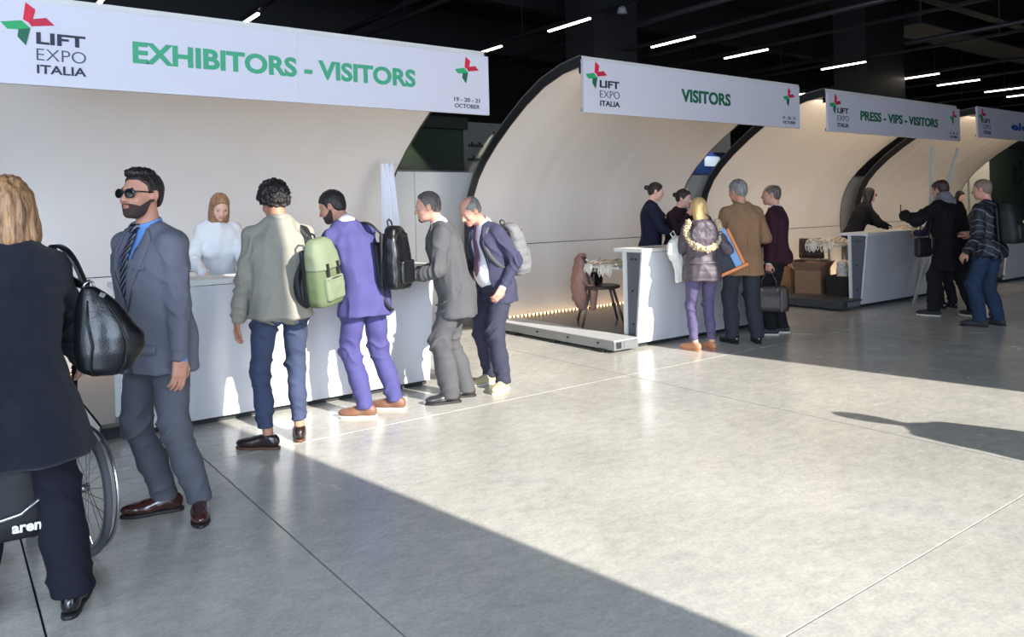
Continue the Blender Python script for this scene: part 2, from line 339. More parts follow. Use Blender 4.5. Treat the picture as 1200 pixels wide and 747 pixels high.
# ================================================================== counters
def counter(x0, x1, label, dep=.30):
    t = thing('registration_desk', label, 'desk', ((x0+x1)/2, 6.05, 0))
    mb = MB(); nn = 12
    # leaning, gently bowed front panel
    v = []; f = []
    for k in range(nn+1):
        u = k/nn; x = x0+(x1-x0)*u; bow = -.02*math.sin(math.pi*u)
        for (z, y) in ((.05, 5.985), (1.045, 5.875)): v.append((x, y+bow, z))
        for (z, y) in ((.05, 6.01), (1.045, 5.90)): v.append((x, y+bow, z))
    for k in range(nn):
        a = 4*k; b2 = 4*k+4
        f += [(a, b2, b2+1, a+1), (a+2, a+3, b2+3, b2+2), (a+1, b2+1, b2+3, a+3), (a, a+2, b2+2, b2)]
    f += [(0, 1, 3, 2), (4*nn, 4*nn+2, 4*nn+3, 4*nn+1)]
    mb.add(v, f); o = part('front_panel', mb, WH, t)
    part('worktop', MB().box(x0-.015, x1+.015, 5.865, 6.30, 1.05, 1.09), WH2, t, bevel=.004)
    part('plinth', MB().box(x0+.03, x1-.03, 6.03, 6.22, 0, .05), mat('base_dark', (40, 42, 44), .6), t)
    for xe, s in ((x0, 1), (x1, -1)):
        xa, xb = sorted((xe, xe+s*.04)); part('post', MB().box(xa, xb, 6.14, 6.18, 0.13, 1.05), WH2, t)
        xa, xb = sorted((xe+s*.03, xe+s*.05))
        part('end_panel', MB().prism([(6.02, .06), (6.14, .06), (6.14, 1.045), (5.905, 1.045)], xa, xb, lambda u, q, w_: (w_, u, q)), mat('grey_panel', (92, 96, 104), .5), t)
        for z in (.25, .62, .97):
            part('bolt', MB().tube([(xe+s*.02, 6.06, z), (xe+s*.055, 6.06, z)], .012, 8), mat('slot_dark', (38, 38, 40), .6), t)
            if z > .9: part('bolt', MB().tube([(xe+s*.02, 6.0, z), (xe+s*.055, 6.0, z)], .012, 8), mat('slot_dark', (38, 38, 40), .6), t)
    part('shelf', MB().box(x0+.06, x1-.06, 6.03, 6.2, .55, .57), WH2, t)
    return t
counter(1.0, 3.50, 'glossy white registration desk under the exhibitors sign')
counter(6.126, 8.56, 'glossy white registration desk under the visitors sign')
counter(10.774, 13.1, 'glossy grey-white registration desk under the press sign')
counter(15.7, 18.9, 'pale grey registration desk at the far right edge')
# ================================================================== banners
BAN = mat('banner_fabric', (207, 203, 212), .6, bump=.03, bscale=4)
GRN = mat('banner_green', (62, 158, 118), .6); GRD = mat('banner_dark_green', (24, 96, 70), .6); GRNB = mat('logo_green', (38, 160, 96), .6)
RED = mat('logo_red', (214, 30, 58), .6); REDD = mat('logo_dark_red', (190, 32, 60), .6); INK = mat('ink', (40, 42, 60), .6); INKL = mat('ink_light', (70, 72, 92), .6); BLU = mat('ink_blue', (40, 90, 170), .6)
def star(t, cx, cz, sc, y, nm='logo_star'):
    def fn(u, v, w_): return (cx+(u-120)*sc, w_, cz-(v-120)*sc)
    for nm2, m, poly in (('red_petal', RED, [(110, 5), (155, 40), (142, 92), (122, 112), (97, 99)]), ('red_petal', REDD, [(142, 92), (205, 78), (243, 115), (135, 132), (122, 112)]),
                         ('green_petal', GRNB, [(-5, 123), (90, 105), (130, 143), (75, 155), (25, 158)]), ('green_petal', GRD, [(75, 155), (130, 143), (108, 238), (70, 194)])):
        part(nm2, MB().prism(poly, y, y-.004, fn), m, t)
def banner(x0, x1, z0, z1, main, mx, mz, label, y=6.1, gm=GRN):
    t = thing('banner', label, 'banner', ((x0+x1)/2, y, z0))
    part('fabric_panel', MB().box(x0, x0+(x1-x0)*.52, y, y+.035, z0, z1), BAN, t)
    part('fabric_panel', MB().box(x0+(x1-x0)*.52+.001, x1, y, y+.035, z0, z1), BAN, t)
    part('frame', MB().box(x0+.01, x1-.01, y+.036, y+.06, z1-.05, z1-.01).box(x0+.01, x1-.01, y+.036, y+.06, z0+.01, z0+.05), mat('alu', (150, 150, 150), .35, metal=.8), t)
    for bx in (x0+.03, x1-.05): part('bracket', MB().box(bx, bx+.02, y+.03, y+.1, z1-.14, z1-.02), HOUS, t)
    yy = y-.001; h = z1-z0
    star(t, x0+.19, z1-.155, .00125, yy)
    text('logo_text', 'LIFT', x0+.235, x0+.53, z1-.285, z1-.205, yy, INK, t, bold=.03)
    text('logo_text', 'EXPO', x0+.235, x0+.53, z1-.395, z1-.315, yy, INKL, t, bold=-.012)
    text('logo_text', 'ITALIA', x0+.235, x0+.53, z1-.485, z1-.425, yy, INK, t, bold=.02)
    if main: text('title', main, mx[0], mx[1], mz[0], mz[1], yy, gm, t, bold=.035)
    star(t, x1-.25, z1-.15, .00108, yy)
    text('date_text', '19 - 20 - 21', x1-.40, x1-.11, z1-.455, z1-.415, yy, INKL, t, bold=.01)
    text('date_text', 'OCTOBER', x1-.395, x1-.115, z1-.515, z1-.475, yy, INKL, t, bold=.01)
    return t
banner(.325, 4.30, 2.47, 3.035, 'EXHIBITORS - VISITORS', (1.155, 3.49), (2.675, 2.835), 'large white overhead banner reading exhibitors and visitors')
banner(5.53, 9.50, 2.57, 3.135, 'VISITORS', (7.08, 8.0), (2.78, 2.935), 'white overhead banner reading only visitors in green', gm=GRD)
banner(10.2, 14.33, 2.56, 3.12, 'PRESS - VIPS - VISITORS', (11.06, 13.51), (2.76, 2.905), 'white overhead banner reading press, vips and visitors', gm=GRD)
t4 = banner(15.04, 19.0, 2.66, 3.215, '', None, None, 'overhead banner with blue lettering at the far right edge')
text('title', 'ele', 16.48, 17.3, 2.85, 3.0, 6.099, BLU, t4, bold=.035)
# ================================================================== implicit-surface modelling for figures and soft goods
f32 = np.float32
def smin(a, b, k):
    h = np.clip(.5+.5*(b-a)/k, 0, 1); return b*(1-h)+a*h-k*h*(1-h)
def smax(a, b, k): return -smin(-a, -b, k)
def sph(P, c, r): return np.sqrt(((P-np.array(c, f32))**2).sum(1))-r
def ell(P, c, r, R=None):
    Q = P-np.array(c, f32)
    if R is not None: Q = Q @ np.array(R, f32)
    r = np.array(r, f32); k0 = np.sqrt(((Q/r)**2).sum(1)); k1 = np.sqrt(((Q/(r*r))**2).sum(1))
    return k0*(k0-1)/np.maximum(k1, 1e-6)
def cap(P, a, b, r1, r2=None, flat=None):
    r2 = r1 if r2 is None else r2
    a = np.array(a, f32); b = np.array(b, f32); ab = b-a; l2 = float(ab @ ab)+1e-9
    t = np.clip(((P-a) @ ab)/l2, 0, 1); q = P-a-t[:, None]*ab
    return np.sqrt((q*q).sum(1))-(r1+(r2-r1)*t)
def rbox(P, c, h, r, R=None):
    Q = P-np.array(c, f32)
    if R is not None: Q = Q @ np.array(R, f32)
    q = np.abs(Q)-(np.array(h, f32)-r)
    return np.sqrt((np.maximum(q, 0)**2).sum(1))+np.minimum(q.max(1), 0)-r
def chain(P, pts, rs, k):
    d = None
    for i in range(len(pts)-1):
        e = cap(P, pts[i], pts[i+1], rs[i], rs[i+1]); d = e if d is None else smin(d, e, k)
    return d
def loft(P, rows, n=2.4, kz=.02):
    """rows: z, cx, cy, halfwidth, halfdepth [, rot]"""
    R = np.array([list(r)+[0]*(6-len(r)) for r in rows], float); R = R[np.argsort(R[:, 0])]
    zz = np.linspace(R[0, 0], R[-1, 0], 80); T = np.array([np.interp(zz, R[:, 0], R[:, j]) for j in range(1, 6)])
    ker = np.array([1, 2, 3, 2, 1])/9.
    for j in range(5):
        p = np.pad(T[j], 2, mode='edge'); T[j] = np.convolve(p, ker, 'valid')
    z = P[:, 2]; g = [np.interp(z, zz, T[j]).astype(f32) for j in range(5)]
    x = P[:, 0]-g[0]; y = P[:, 1]-g[1]
    if np.any(T[4]):
        c, s = np.cos(g[4]), np.sin(g[4]); x, y = x*c+y*s, -x*s+y*c
    r = (np.abs(x/g[2])**n+np.abs(y/g[3])**n)**(1/n)+1e-6
    q = np.sqrt(x*x+y*y); d = np.where(r > .15, q*(1-1/r), -np.minimum(g[2], g[3])*.85)
    return smax(smax(d, z-zz[-1], kz), zz[0]-z, kz)
def masked(P, fn, c, r, far=.05):
    c = np.array(c, f32); dd = np.sqrt(((P-c)**2).sum(1)); m = dd < r
    out = np.maximum(dd-r+far, far).astype(f32)
    if m.any(): out[m] = fn(P[m])
    return out
def mesh_sdf(fn, lo, hi, h):
    lo = np.array(lo, float)-2*h; hi = np.array(hi, float)+2*h; B = 6
    nb = np.ceil((hi-lo)/(h*B)).astype(int); n = nb*B
    bi = np.stack(np.meshgrid(*[np.arange(k) for k in nb], indexing='ij'), -1).reshape(-1, 3)
    cen = (lo+(bi*B+(B-1)/2)*h).astype(f32); dc = fn(cen)
    keep = np.abs(dc) < h*B*.87*1.55+h
    D = np.full(n, 1e3, f32)
    Db = np.where(dc < 0, -1e3, 1e3).astype(f32).reshape(nb)
    D = np.repeat(np.repeat(np.repeat(Db, B, 0), B, 1), B, 2)
    kb = bi[keep]; loc = np.stack(np.meshgrid(*[np.arange(B)]*3, indexing='ij'), -1).reshape(-1, 3)
    idx = (kb[:, None, :]*B+loc[None]).reshape(-1, 3)
    D[idx[:, 0], idx[:, 1], idx[:, 2]] = fn((lo+idx*h).astype(f32))
    I = D < 0
    c8 = [I[a:I.shape[0]-1+a, b:I.shape[1]-1+b, c:I.shape[2]-1+c] for a in (0, 1) for b in (0, 1) for c in (0, 1)]
    al = c8[0].copy(); an = c8[0].copy()
    for q in c8[1:]: al &= q; an |= q
    act = an & ~al; ci = np.argwhere(act)
    if len(ci) == 0: return np.zeros((0, 3)), np.zeros((0, 4), int)
    cid = np.full(act.shape, -1, np.int32); cid[act] = np.arange(len(ci))
    cv = np.stack([D[ci[:, 0]+a, ci[:, 1]+b, ci[:, 2]+c] for a in (0, 1) for b in (0, 1) for c in (0, 1)], 1)
    cor = np.array([(a, b, c) for a in (0, 1) for b in (0, 1) for c in (0, 1)], float)
    acc = np.zeros((len(ci), 3)); cnt = np.zeros(len(ci))
    for i in range(8):
        for j in range(i+1, 8):
            if np.abs(cor[i]-cor[j]).sum() == 1:
                m = (cv[:, i] < 0) != (cv[:, j] < 0); a = cv[m, i]; b = cv[m, j]; t = np.clip(a/(a-b), .02, .98)
                acc[m] += cor[i]+(cor[j]-cor[i])*t[:, None]; cnt[m] += 1
    V = lo+(ci+acc/cnt[:, None])*h
    F = []
    for ax in range(3):
        o1, o2 = [(1, 2), (2, 0), (0, 1)][ax]
        s0 = [slice(None)]*3; s1 = [slice(None)]*3; s0[ax] = slice(0, -1); s1[ax] = slice(1, None)
        A = I[tuple(s0)]; Bm = I[tuple(s1)]; e = np.argwhere(A != Bm)
        e = e[(e[:, o1] > 0) & (e[:, o2] > 0) & (e[:, o1] < n[o1]-1) & (e[:, o2] < n[o2]-1)]
        fl2 = A[e[:, 0], e[:, 1], e[:, 2]]
        def cc(d1, d2):
            q = e.copy(); q[:, o1] += d1; q[:, o2] += d2; return cid[q[:, 0], q[:, 1], q[:, 2]]
        Q = np.stack([cc(-1, -1), cc(0, -1), cc(0, 0), cc(-1, 0)], 1)
        Q[~fl2] = Q[~fl2][:, ::-1]; F.append(Q)
    F = np.concatenate(F); F = F[(F >= 0).all(1)]
    return V, F
def vnormals(V, F):
    n = np.cross(V[F[:, 2]]-V[F[:, 0]], V[F[:, 3]]-V[F[:, 1]]); N = np.zeros_like(V)
    for k in range(4): np.add.at(N, F[:, k], n)
    return N/np.maximum(np.linalg.norm(N, axis=1, keepdims=True), 1e-9)
def relax(V, F, it=1, lam=.5):
    for _ in range(it):
        S = np.zeros_like(V); c = np.zeros(len(V))
        for k in range(4):
            np.add.at(S, F[:, k], V[F[:, (k+1) % 4]]); np.add.at(c, F[:, k], 1)
        V = V*(1-lam)+lam*S/np.maximum(c, 1)[:, None]
    return V
def wob(P, fr, seed=0.0):
    """smooth pseudo noise, about -1..1"""
    x, y, z = P[:, 0]*fr, P[:, 1]*fr, P[:, 2]*fr; s = seed
    a = np.sin(x*1.7+1.3*np.sin(y*1.1+s)+s*2.1)+np.sin(y*1.9+1.2*np.sin(z*1.3+s*1.7)+1.1)+np.sin(z*1.6+1.4*np.sin(x*1.2-s)+2.3)
    b = np.sin(x*3.1+z*2.3+s*3)+np.sin(y*3.7-x*2.9+s)+np.sin(z*3.3+y*2.7-s)
    return a/3+.35*b/3
def mk(name, V, F, mats, parent=None, mi=None, smooth=True):
    me = bpy.data.meshes.new(name); me.vertices.add(len(V)); me.vertices.foreach_set('co', np.asarray(V, f32).ravel())
    k = F.shape[1]; me.loops.add(F.size); me.loops.foreach_set('vertex_index', F.astype(np.int32).ravel())
    me.polygons.add(len(F)); me.polygons.foreach_set('loop_start', np.arange(0, F.size, k, dtype=np.int32)); me.polygons.foreach_set('loop_total', np.full(len(F), k, np.int32))
    mats = mats if isinstance(mats, (list, tuple)) else [mats]
    for m in mats: me.materials.append(m)
    me.polygons.foreach_set('use_smooth', np.full(len(F), smooth))
    if mi is not None: me.polygons.foreach_set('material_index', mi.astype(np.int32))
    me.update(calc_edges=True); me.validate()
    o = bpy.data.objects.new(name, me); COL.objects.link(o); o.parent = parent; return o
def two_bone(a, t, l1, l2, hint):
    a = np.array(a, float); t = np.array(t, float); d = t-a; L = np.linalg.norm(d); u = d/L; L2 = min(L, (l1+l2)*.999); t = a+u*L2
    x = (l1*l1-l2*l2+L2*L2)/(2*L2); h = math.sqrt(max(l1*l1-x*x, 0)); hint = np.array(hint, float); p = hint-u*(hint @ u); p /= np.linalg.norm(p)+1e-9
    return a+u*x+p*h, t
def Rx(a): c, s = math.cos(a), math.sin(a); return np.array([[1, 0, 0], [0, c, -s], [0, s, c]])
def Ry(a): c, s = math.cos(a), math.sin(a); return np.array([[c, 0, s], [0, 1, 0], [-s, 0, c]])
def Rz(a): c, s = math.cos(a), math.sin(a); return np.array([[c, -s, 0], [s, c, 0], [0, 0, 1]])
def nrm(v): v = np.array(v, float); return v/np.linalg.norm(v)
SKIN = {}
def skin(name, rgb):
    m = mat('skin_'+name, rgb, .5, bump=.05, bscale=400, var=.06, vscale=14, spec=.4)
    m.node_tree.nodes['Principled BSDF'].inputs['Subsurface Weight'].default_value = .08
    m.node_tree.nodes['Principled BSDF'].inputs['Subsurface Radius'].default_value = (.02, .008, .005)
    l = mat('lips_'+name, tuple(int(a*b) for a, b in zip(rgb, (.93, .78, .76))), .45)
    return [m, l]
def cloth(name, rgb, rough=.85, weave=900, amt=.25, var=.08, vs=9, sheen=.0, stretch=(1, 1, 1), spec=.3):
    return mat(name, rgb, rough, bump=amt, bscale=weave, var=var, vscale=vs, sheen=sheen, stretch=stretch, spec=spec, bdetail=2)
def hairm(name, rgb, var=.35):
    return mat(name, rgb, .45, bump=.9, bscale=42, var=var, vscale=26, spec=.45, stretch=(2.2, 2.2, .35), bdetail=4)
# ------------------------------------------------------------------ figure
class Figure:
    def __init__(s, label, loc, heading, height, skinm, lean=0, hunch=.0, side=0, twist=0, head=(0, 0, 0), hy=0, feet=None, handR=None, handL=None, female=False, h=.007, belly=0, group=None, heel=0, sc=1.0, elbR=None, elbL=None, hip=(0, 0), handdirR=None, handdirL=None, curl=.6, hcz=0, z=0, sw=1.0):
        s.S = height/1.75; s.female = female; s.h = h/s.S; s.skin = skinm; s.belly = belly; s.z0 = z
        s.root = thing('person', label, 'person', (loc[0], loc[1], z), math.radians(heading-90), group)
        s.lean = math.radians(lean); s.hunch = hunch; s.side = math.radians(side); s.tw = math.radians(twist)
        s.pv = np.array([hip[0], hip[1], .93]); s.sw = sw*(.88 if female else 1.0)
        s.tx = s.tfm
        # legs
        feet = feet or {'L': (-.11, 0, 8), 'R': (.11, 0, -8)}; s.feet = feet; s.leg = {}
        hw = .088
        for k, sg in (('L', -1), ('R', 1)):
            fx, fy, fa = feet[k]; hj = s.pv+np.array([sg*hw, 0, -.02]); ank = np.array([fx, fy, .085+heel])
            kn, ank = two_bone(hj, ank, .435, .42, (math.sin(math.radians(-fa))*.4, 1, 0)); s.leg[k] = (hj, kn, ank)
        # arms
        s.arm = {}; s.hand = {}
        for k, sg, tgt, eh, hd in (('L', -1, handL, elbL, handdirL), ('R', 1, handR, elbR, handdirR)):
            sh = s.tfm((sg*.166*s.sw, -.005, .440)); tgt = np.array(tgt if tgt is not None else (sg*.25, .03, .83), float)
            e, wv = two_bone(sh, tgt, .285, .255, eh or (sg*.35, -1, -.15)); s.arm[k] = (sh, e, wv)
            d = nrm(hd) if hd is not None else nrm(nrm(wv-e)+np.array([0, .1, 0])); s.hand[k] = d
        s.curl = curl
        yaw, pitch, roll = [math.radians(a) for a in head]
        s.hb = s.tfm((0, .0+hunch*.6, .585)); s.HR = Rz(yaw) @ Ry(roll) @ Rx(-pitch)
        hs = .95 if female else 1.0; s.hs = hs
        s.hc = s.hb+s.HR @ np.array([0, .022, .105])*hs+np.array([0, hy, hcz])
    def tfm(s, p):
        p = np.array(p, float); z = max(0, p[2]); f = s.lean
        y = p[1]+s.hunch*(z/.5)**2 if z > 0 else p[1]
        q = Rz(s.tw*min(1, z/.45)) @ np.array([p[0], y, p[2]])
        return s.pv+(Ry(s.side) @ (Rx(-f) @ q)) if p[2] > 0 else s.pv+q
    def rows(s, tab):
        out = []
        for r in tab:
            c = s.tfm((0, r[3] if len(r) > 3 else 0, r[0])); tilt = s.tw*min(1, max(0, r[0])/.45)
            out.append((c[2], c[0], c[1], r[1]*(1 if len(r) < 5 else 1), r[2], tilt))
        return out
    def headP(s, P): return ((P-s.hc.astype(f32)) @ s.HR.astype(f32))/s.hs
    def head_sdf(s, P):
        Q = s.headP(P)
        d = ell(Q, (0, -.014, .03), (.0745, .094, .086))
        d = smin(d, ell(Q, (0, .028, -.022), (.060, .062, .080)), .03)
        d = smin(d, ell(Q, (0, .040, -.075), (.044, .044, .034) if not s.female else (.038, .040, .030)), .03)
        X = np.abs(Q[:, 0]); M = Q.copy(); M[:, 0] = X
        d = smin(d, cap(M, (.0, .080, .026), (.036, .074, .024), .010, .009), .018)
        d = smax(d, -sph(M, (.033, .106, .004), .019), .016)
        d = smin(d, ell(M, (.043, .060, -.028), (.018, .020, .018)), .02)
        d = smin(d, cap(M, (.018, .079, .0145), (.045, .068, .013), .0055, .004), .006)
        d = smin(d, cap(M, (.020, .078, -.006), (.043, .068, -.005), .005, .004), .008)
        n = cap(Q, (0, .085, .014), (0, .108, -.026), .0075, .0125); n = smin(n, sph(M, (.0125, .096, -.031), .0085), .008)
        d = smin(d, n, .010)
        d = smin(d, ell(M, (0, .089, -.054), (.024, .011, .0055)), .006)
        d = smin(d, ell(M, (0, .087, -.066), (.020, .012, .007)), .006)
        d = smax(d, -cap(M, (0, .103, -.060), (.024, .092, -.060), .0028), .004)
        d = smin(d, sph(Q, (0, .075, -.092), .019), .02)
        e = ell(M, (.078, -.010, -.006), (.011, .019, .031), Ry(-.12).T @ Rx(.15)); e = smax(e, -ell(M, (.088, -.006, -.004), (.008, .011, .019)), .006)
        d = smin(d, e, .008)
        return d*s.hs
    def hand_frame(s, k):
        w_ = s.arm[k][2]; d = s.hand[k]; sg = 1 if k == 'R' else -1
        # palm faces the body / backwards
        inward = np.array([-sg, -.15, 0.]); n = nrm(inward-d*(inward @ d)); t = np.cross(d, n)*(1 if k == 'L' else -1)
        return w_, d, n, t
    def hand_sdf(s, P, k):
        w_, d, n, t = s.hand_frame(k); hs = .95*s.hs; c = s.curl
        W = lambda a, b, e: w_+d*a*hs+t*b*hs+n*e*hs
        R = np.stack([t, d, n], 1)
        g = rbox(P, W(.045, 0, 0), (.038*hs, .046*hs, .0135*hs), .0125*hs, R)
        g = smin(g, cap(P, W(-.02, 0, 0), W(.02, 0, 0), .026*hs, .024*hs), .02)
        for i, (b, L) in enumerate(((.029, .92), (.010, 1.0), (-.010, .94), (-.028, .76))):
            p = W(.088, b, 0); a = c*.55+.06*i
            pts = [p]
            for sl in (.044, .028, .022):
                q = pts[-1]+(d*math.cos(a)+n*math.sin(a)+t*b*1.2)*sl*L*hs; pts.append(q); a += c*.75
            g = smin(g, chain(P, pts, [.0092*hs, .0085*hs, .0078*hs, .0068*hs], .003), .005)
        p0 = W(.018, .028, .004); p1 = W(.052, .052, .014); p2 = W(.080, .056, .022+.012*c); p3 = W(.101, .050, .030+.018*c)
        g = smin(g, chain(P, [p0, p1, p2, p3], [.0150*hs, .0120*hs, .0102*hs, .0082*hs], .006), .008)
        return g
    def body_sdf(s, P):
        f = s.female
        tab = [(-.10, .10, .08, -.01), (-.04, .146, .094, -.010), (.02, .150, .098, -.01), (.13, .138 if f else .148, .098, 0), (.25, .150 if f else .160, .108, .005), (.37, .155 if f else .165, .112, .005), (.44, .145, .094, -.008), (.50, .08, .066, -.012), (.545, .055, .055, -.01)]
        d = loft(P, s.rows(tab), 2.3, .02)
        if s.belly: d = smin(d, ell(P, s.tfm((0, .05, .12)), (.12, .074+s.belly, .13)), .06)
        d = smin(d, cap(P, s.tfm((0, -.012, .50)), s.hc+s.HR @ np.array([0, -.03, -.06])*s.hs, .056*s.hs, .050*s.hs), .025)
        for sg in (-1, 1): d = smin(d, cap(P, s.tfm((sg*.03, -.02, .525)), s.tfm((sg*.150*s.sw, -.012, .452)), .036, .034), .03)
        for k in 'LR':
            sh, e, w_ = s.arm[k]
            d = smin(d, chain(P, [sh, e, w_], [.045, .039, .026], .02), .03)
            h_, kn, a = s.leg[k]
            d = smin(d, chain(P, [h_, kn, a], [.072, .045, .033], .02), .015)
            d = smin(d, cap(P, kn*.72+a*.28+np.array([0, -.02, 0]), kn*.45+a*.55+np.array([0, -.01, 0]), .034, .030), .03)
            fx, fy, fa = s.feet[k]; dr = np.array([math.sin(math.radians(-fa)), math.cos(math.radians(fa)), 0])
            d = smin(d, cap(P, a-dr*.02+np.array([0, 0, -.04]), a+dr*.12+np.array([0, 0, -.052]), .03, .024), .02)
            hc = w_+s.hand[k]*.08; d = np.minimum(d, masked(P, lambda q: s.hand_sdf(q, k), hc, .15, .03)) if False else smin(d, masked(P, lambda q, kk=k: s.hand_sdf(q, kk), hc, .16, .03), .008)
        return smin(d, masked(P, s.head_sdf, s.hc, .19, .03), .022)
    def _box(s, pad=.12):
        pts = [s.hc]+[p for a in s.arm.values() for p in a]+[p for a in s.leg.values() for p in a]+[s.pv]
        pts += [s.arm[k][2]+s.hand[k]*.16 for k in 'LR']
        pts = np.array(pts); return pts.min(0)-pad, pts.max(0)+pad
    def emit(s, name, fn, mats, lo, hi, h=None, disp=None, sm=1, regions=None, parent=None, keep=False):
        h = h or s.h; V, F = mesh_sdf(fn, lo, hi, h)
        if len(V) == 0: print('EMPTY', name, s.root['label']); return None
        if sm: V = relax(V, F, sm, .4)
        if disp is not None: V = V+vnormals(V, F)*disp(V)[:, None]
        mi = None
        if regions is not None: mi = regions(V[F].mean(1))
        o = mk(name, V*s.S, F, mats, parent or s.root, mi); o['_'] = 0; del o['_']
        if keep: return o, BVHTree.FromPolygons([tuple(v) for v in V*s.S], [tuple(int(i) for i in q) for q in F])
        return o
    def body(s):
        lo, hi = s._box(); lo[2] = .02; hi[2] = s.hc[2]+.14
        def reg(C):
            Q = s.headP(C.astype(f32)); X = np.abs(Q[:, 0])
            return ((Q[:, 1] > .082) & (Q[:, 2] < -.050) & (Q[:, 2] > -.073) & (X < .024)).astype(int)
        s.bodyo = s.emit('body', s.body_sdf, s.skin, lo, hi, regions=reg)
        mb = MB()
        return s
    def eyes(s, c=(50, 36, 28)):
        for sg in (-1, 1):
            cen = s.hc+s.HR @ np.array([sg*.0325, .0725, .004])*s.hs; r = .0118*s.hs; V = []; F = []; mi = []
            for i in range(9):
                for j in range(12):
                    a = math.pi*i/8; b2 = 2*math.pi*j/12; V.append(cen+s.HR @ np.array([math.sin(a)*math.cos(b2), math.cos(a), math.sin(a)*math.sin(b2)])*r)
            for i in range(8):
                for j in range(12): F.append((i*12+j, i*12+(j+1) % 12, (i+1)*12+(j+1) % 12, (i+1)*12+j)); mi.append(1 if i < 2 else 0)
            mk('eye', np.array(V)*s.S, np.array(F), [mat('eye_white', (225, 218, 212), .2), mat('iris', c, .2)], s.root, np.array(mi))
    def brows(s, m):
        for sg in (-1, 1):
            def fn(P):
                Q = s.headP(P); return chain(Q, [(sg*.014, .0865, .0235), (sg*.032, .0845, .029), (sg*.050, .068, .0245)], [.0035, .0038, .002], .003)*s.hs
            c = s.hc+s.HR @ np.array([sg*.03, .08, .026])*s.hs; s.emit('eyebrow', fn, m, c-.04, c+.04, h=min(s.h, .004))
    def hair(s, m, kind='short', t=.010, amp=.003, fr=60, bald=0, hl=None, part='hair', length=.2, disp2=None, fwd=0.0):
        if s.female and hl is None: hl = [(-.11, -.085), (-.06, -.075), (-.035, -.045), (-.02, -.0), (-.004, .012), (.02, -.02), (.045, .03), (.06, .066), (.078, .082), (.1, .09)]
        hl = hl or [(-.11, -.085), (-.06, -.075), (-.035, -.045), (-.02, -.0), (-.004, .018), (.012, -.012), (.024, -.008), (.030, .03), (.055, .052), (.078, .062), (.1, .07)]
        HX = np.array(hl)
        def fn(P):
            Q = s.headP(P); zz = np.interp(Q[:, 1], HX[:, 0], HX[:, 1])
            d = ell(Q, (0, -.016, .032), (.0755+t, .096+t, .087+t*1.25))
            d = smin(d, ell(Q, (0, -.045, -.02), (.060+t*.6, .055+t, .06)), .02)
            d = smax(d, (zz-Q[:, 2])*.8, .008)
            if bald >= .9: d = smax(d, -ell(Q, (0, .022, .112), (.066, .100, .072)), .012)
            elif bald: d = smax(d, -ell(Q, (0, .045-(1-bald)*.03, .10), (.050+.012*bald, .10, .085)), .012)
            if kind == 'long':
                g = loft(Q, [(-length, 0, -.055+fwd, .080, .045), (-length*.6, 0, -.05+fwd, .096, .06), (-.06, 0, -.03+fwd*.5, .096, .078), (.0, 0, -.02, .088, .085), (.06, 0, -.015, .074, .082), (.10, 0, -.01, .04, .05)], 2.2, .03)
                face = ell(Q, (0, .115, -.010), (.064, .108, .112)); g = smax(g, -face, .012)
                d = smin(d, g, .02)
            if kind == 'bob':
                g = loft(Q, [(-length, 0, -.03, .105, .085), (-length*.75, 0, -.028, .122, .098), (-.04, 0, -.02, .112, .105), (.03, 0, -.016, .098, .108), (.08, 0, -.015, .075, .088), (.125, 0, -.01, .03, .04)], 2.1, .03)
                face = ell(Q, (0, .115, -.05), (.062, .10, .12)); g = smax(g, -face, .012); d = smin(d, g, .02)
            if kind == 'bun': d = smin(d, sph(Q, (0, -.135, .02), .034), .012)
            return d*s.hs
        def disp(V):
            Q = s.headP(V.astype(f32)); st = Q*np.array([1, 1, .25 if kind in ('long', 'bob') else .8], f32)
            return (wob(st, fr, 1.3)*amp+wob(st, fr*2.3, 4.1)*amp*.5)
        ext = .17+(length if kind in ('long', 'bob') else 0)*.6; c = s.hc-(np.array([0, 0, length*.5]) if kind in ('long', 'bob') else 0)
        return s.emit(part, fn, m, c-ext, c+ext, disp=disp, sm=0)
    def beard(s, m, t=.0024):
        def fn(P):
            Q = s.headP(P); d = s.head_sdf(P)/s.hs-t
            X = np.abs(Q[:, 0]); zz = np.interp(Q[:, 1], [-.02, .03, .055, .075, .085, .1], [-.004, -.034, -.052, -.050, -.043, -.043])
            d = smax(d, (Q[:, 2]-zz), .004); d = smax(d, -.004-Q[:, 1]-.0*X, .004); d = smax(d, -.118-Q[:, 2], .004)
            M = Q.copy(); M[:, 0] = X; d = smax(d, -ell(M, (0, .098, -.060), (.021, .016, .0095)), .003)
            return d*s.hs
        return s.emit('beard', fn, m, s.hc-.15, s.hc+.13, disp=lambda V: wob(V, 300)*.0008)
    def trousers(s, m, hipr=.100, kneer=.074, cuff=.066, cuffz=.055, fold=.005, top=.06, bulge=0, color2=None):
        f = s.female
        def fn(P):
            tab = [(-.13, .13, .115, -.005), (-.08, .168, .128, -.012), (.0, .174 if not f else .178, .126, -.012), (top, .162 if not f else .150, .120, -.004)]
            d = loft(P, s.rows(tab), 2.4, .012)
            if s.belly: d = smin(d, ell(P, s.tfm((0, .05, .0)), (.13, .075+s.belly*.6, .09)), .05)
            for k in 'LR':
                h_, kn, a = s.leg[k]; am = kn*.5+a*.5; fx, fy, fa = s.feet[k]; dr = np.array([math.sin(math.radians(-fa)), math.cos(math.radians(fa)), 0])
                bot = np.array([a[0], a[1], min(a[2], cuffz+.03)])+dr*.012
                e = chain(P, [h_, kn, am, bot], [hipr, kneer, (kneer+cuff)*.5, cuff], .03)
                d = smin(d, e, .015 if k == 'R' else .02)
            seat = [s.pv+np.array([sg*.075, -.055, -.045]) for sg in (-1, 1)]
            for q in seat: d = smin(d, sph(P, q, .080), .03)
            d = smax(d, cuffz-P[:, 2], .004)
            return smax(d, -(s.tfm((0, 0, top))[2]-P[:, 2]), .01) if s.lean < .1 else d
